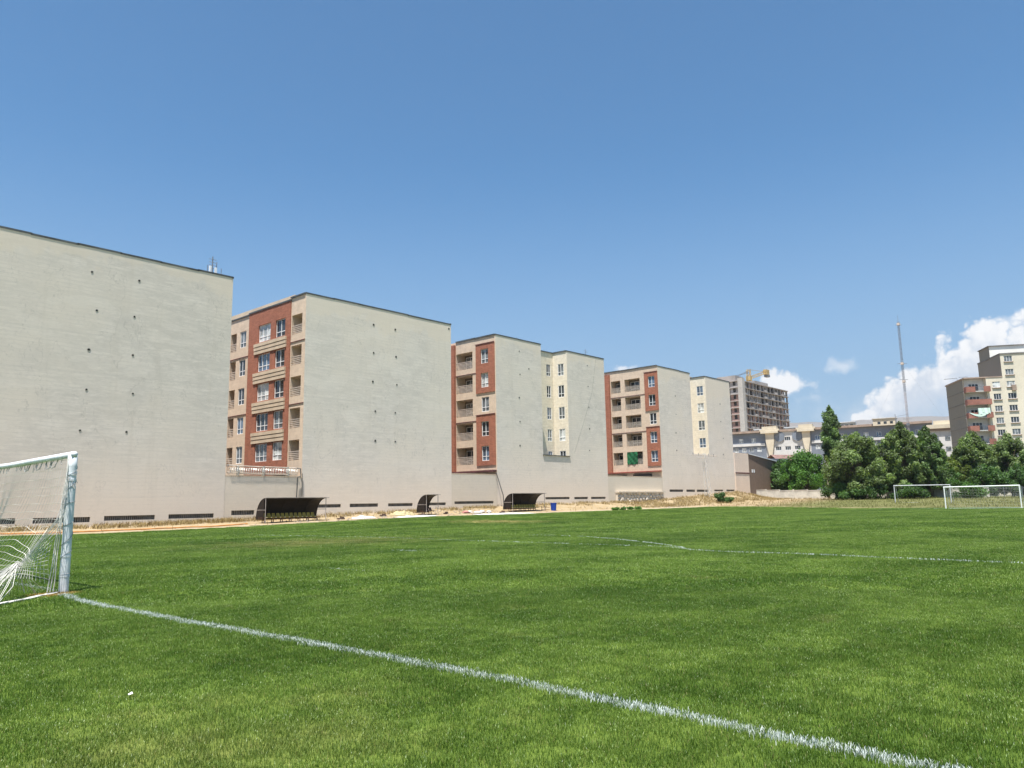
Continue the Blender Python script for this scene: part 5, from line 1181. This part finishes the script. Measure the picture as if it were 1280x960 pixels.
# dark flanks and roofs
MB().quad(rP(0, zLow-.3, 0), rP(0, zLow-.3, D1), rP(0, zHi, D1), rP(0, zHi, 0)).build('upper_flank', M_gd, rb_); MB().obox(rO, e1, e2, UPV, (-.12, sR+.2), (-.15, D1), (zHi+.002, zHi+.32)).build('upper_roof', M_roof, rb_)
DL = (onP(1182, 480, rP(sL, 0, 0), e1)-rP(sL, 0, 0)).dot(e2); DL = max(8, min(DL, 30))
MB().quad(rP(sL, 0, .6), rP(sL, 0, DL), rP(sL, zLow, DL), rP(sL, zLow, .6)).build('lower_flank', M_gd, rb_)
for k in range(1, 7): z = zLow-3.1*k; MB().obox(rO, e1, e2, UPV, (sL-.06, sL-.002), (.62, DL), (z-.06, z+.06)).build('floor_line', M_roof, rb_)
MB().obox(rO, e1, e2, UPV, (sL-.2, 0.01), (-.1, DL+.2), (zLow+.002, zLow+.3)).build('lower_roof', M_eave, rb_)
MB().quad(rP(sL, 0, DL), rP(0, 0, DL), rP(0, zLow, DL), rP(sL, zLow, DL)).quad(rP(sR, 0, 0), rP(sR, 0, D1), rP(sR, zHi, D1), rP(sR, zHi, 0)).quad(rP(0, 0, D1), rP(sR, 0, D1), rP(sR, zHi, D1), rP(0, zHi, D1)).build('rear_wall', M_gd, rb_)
# stair head on the roof: white front, dark flank
sh0 = rs(1235, 440); zst = rz_(1245, 433); MB().obox(rO, e1, e2, UPV, (1.0, 9.5), (9, 15), (zHi+.33, zHi+.33+3.4)).build('stair_head', M_whr, rb_)
MB().quad(rP(.95, zHi-9, 9), rP(.95, zHi-9, 16), rP(.95, zHi+3.7, 16), rP(.95, zHi+3.7, 9)).build('stair_flank', M_gd, rb_); MB().obox(rO, e1, e2, UPV, (.7, 9.7), (8.7, 16.2), (zHi+3.735, zHi+3.95)).build('stair_roof', M_roof, rb_)
bp = MB().box(-.45, .45, -.6, .1, 0, 1.1)
# balconies: recessed bay with a door, red parapet in front
bz = [rz_(1222, y) for y in (488.5, 504.5, 521, 537.5, 554, 570, 586)]
MB().quad(rP(sL, 0, 1.5), rP(sLb, 0, 1.5), rP(sLb, zLow-.01, 1.5), rP(sL, zLow-.01, 1.5)).build('bay_wall', M_gl, rb_)
MB().quad(rP(sLb, 0, 0), rP(sLb, 0, 1.5), rP(sLb, zLow, 1.5), rP(sLb, zLow, 0)).quad(rP(sL, 0, .6), rP(sL, 0, 1.5), rP(sL, zLow, 1.5), rP(sL, zLow, .6)).build('bay_return', M_cr, rb_)
for k, z in enumerate(bz):
    MB().obox(rO, e1, e2, UPV, (sL-.1, sLb+.35), (-1.0, 1.49), (z-.35, z-.12)).build('balcony_slab', M_gl, rb_)
    pz = MB(); pz.obox(rO, e1, e2, UPV, (sL-.2, sLb+.5), (-1.15, -1.0), (z-.4, z+1.0)); pz.obox(rO, e1, e2, UPV, (sL-.2, sL-.05), (-.998, .6), (z-.4, z+1.0)); pz.obox(rO, e1, e2, UPV, (sLb+.35, sLb+.5), (-.998, -.01), (z-.4, z+1.0))
    if k in (1, 5): pz.build('balcony_parapet', M_bal, rb_)
    else:
        q_ = MB(); a, c = sL-.2, sLb+.5; L_ = c-a
        q_.obox(rO, e1, e2, UPV, (a, a+L_*.38), (-1.15, -1.0), (z-.4, z+1.0)); q_.obox(rO, e1, e2, UPV, (c-L_*.28, c), (-1.15, -1.0), (z-.4, z+1.0)); q_.obox(rO, e1, e2, UPV, (a, a+.15), (-.998, .6), (z-.4, z+1.0)); q_.obox(rO, e1, e2, UPV, (c-.15, c), (-.998, -.01), (z-.4, z+1.0))
        q_.build('balcony_parapet', M_bal, rb_); rl = MB()
        for j in range(9): s = a+L_*.38+L_*.34*j/8; rl.obox(rO, e1, e2, UPV, (s-.02, s+.02), (-1.09, -1.05), (z-.12, z+.98))
        rl.obox(rO, e1, e2, UPV, (a+L_*.38, c-L_*.28), (-1.1, -1.04), (z+.98, z+1.03)); rl.build('balcony_railing', M_steel, rb_)
    w_ = sLb-sL; far_window(rb_, rP, RR, (sL+w_*.25, sL+w_*.72, z-.1, z+2.0), G_dark, 3, 1.42)
M_aw = dirty('mint_awning', (.55, .70, .62), .1, .8); z = bz[2]; aw = MB()
for i in range(8):
    f0 = lambda i, j: rP(sL+(sLb-sL)*(.42+.55*i/8), z+2.1-1.55*j, -1.05-.25*j*math.sin(i*.9)**2)
    aw.quad(f0(i, 0), f0(i+1, 0), f0(i+1, 1), f0(i, 1))
tag(aw.build('balcony_awning', M_aw), 'pale mint cloth awning hung over the middle red balcony', 'awning')
for k in range(8):
    pass
dr = MB()
for i in range(10):
    f0 = lambda i, j: rP(sL+(sLb-sL)*(.0+.95*i/10), z+1.05-.25*j-(1.0-.25*j)*.55*math.sin(i/10*math.pi), -1.2)
    dr.quad(f0(i, 0), f0(i+1, 0), rP(sL+(sLb-sL)*(.95*(i+1)/10), z+.95-1.0*math.sin((i+1)/10*math.pi)-.05, -1.22), rP(sL+(sLb-sL)*(.95*i/10), z+.95-1.0*math.sin(i/10*math.pi)-.05, -1.22))
tag(dr.build('draped_cloth', M_aw), 'pale cloth drooping across the middle red balcony parapet', 'cloth')
ac = MB().obox(rO, e1, e2, UPV, (rs(1267, 484)-.5, rs(1267, 484)+.5), (-.5, -.003), (rz_(1267, 488), rz_(1267, 481))).build('cooler_box', M_eave, rb_)
sd = thing('roof_dish', tuple(rP(sL+2, zLow+.3, 6)), 'thin bent aerials on the lower roof of the balcony block', 'aerial'); MB().tube([rP(sL+1, zLow+.3, 8), rP(sL+1, zLow+1.4, 8), rP(sL-1.5, zLow+1.5, 10)], .07, 4).build('arm', M_steel, sd); MB().tube([rP(sL+2.5, zLow+.3, 5), rP(sL+2.5, zLow+1.2, 5), rP(sL+.8, zLow+1.3, 6)], .06, 4).build('arm', M_steel, sd)

# ------------------------------------------------------------------ hills on the horizon
def f_hill(t):
    n = t.noise(wpos(t), .006, 6, .65); return bsdf(t, t.mix(n, (.13, .12, .11), (.22, .20, .18)), .95, 0, n, .6, 20, .05)
M_hill = mat('bare_hill', f_hill); hm = MB(); cols = 90; rws = 8
for i in range(cols+1):
    a = R(-25+75*i/cols); hgt = 348+16*noise.noise(Vector((a*9, 0, 0)))+14*noise.noise(Vector((a*31, 3, 0)))+9*noise.noise(Vector((a*90, 5, 0)))
    for j in range(rws+1):
        q = j/rws; d = 2900+900*q; z = hgt*math.sin(min(1, q*1.0)*math.pi/2)**1.3*(1+.10*noise.noise(Vector((a*40, q*3, 1)))*(1-q)) ; hm.v.append((d*math.cos(a), d*math.sin(a), z-3))
for i in range(cols):
    for j in range(rws): k = i*(rws+1)+j; hm.f.append((k, k+rws+1, k+rws+2, k+1))
hm.build('hills', M_hill, None, True, kind='structure')

# ------------------------------------------------------------------ summer haze between the pitch and the hills
HM = bpy.data.materials.new('haze_air'); HM.use_nodes = True; HM.node_tree.nodes.clear()
ho = HM.node_tree.nodes.new('ShaderNodeOutputMaterial'); hv = HM.node_tree.nodes.new('ShaderNodeVolumePrincipled')
hv.inputs['Color'].default_value = (.86, .92, 1, 1); hv.inputs['Density'].default_value = 0.85e-4; hv.inputs['Anisotropy'].default_value = .3
HM.node_tree.links.new(hv.outputs[0], ho.inputs['Volume'])
MB().box(-4100, 4100, -4100, 4100, -8, 470).build('haze', HM, None, kind='stuff')
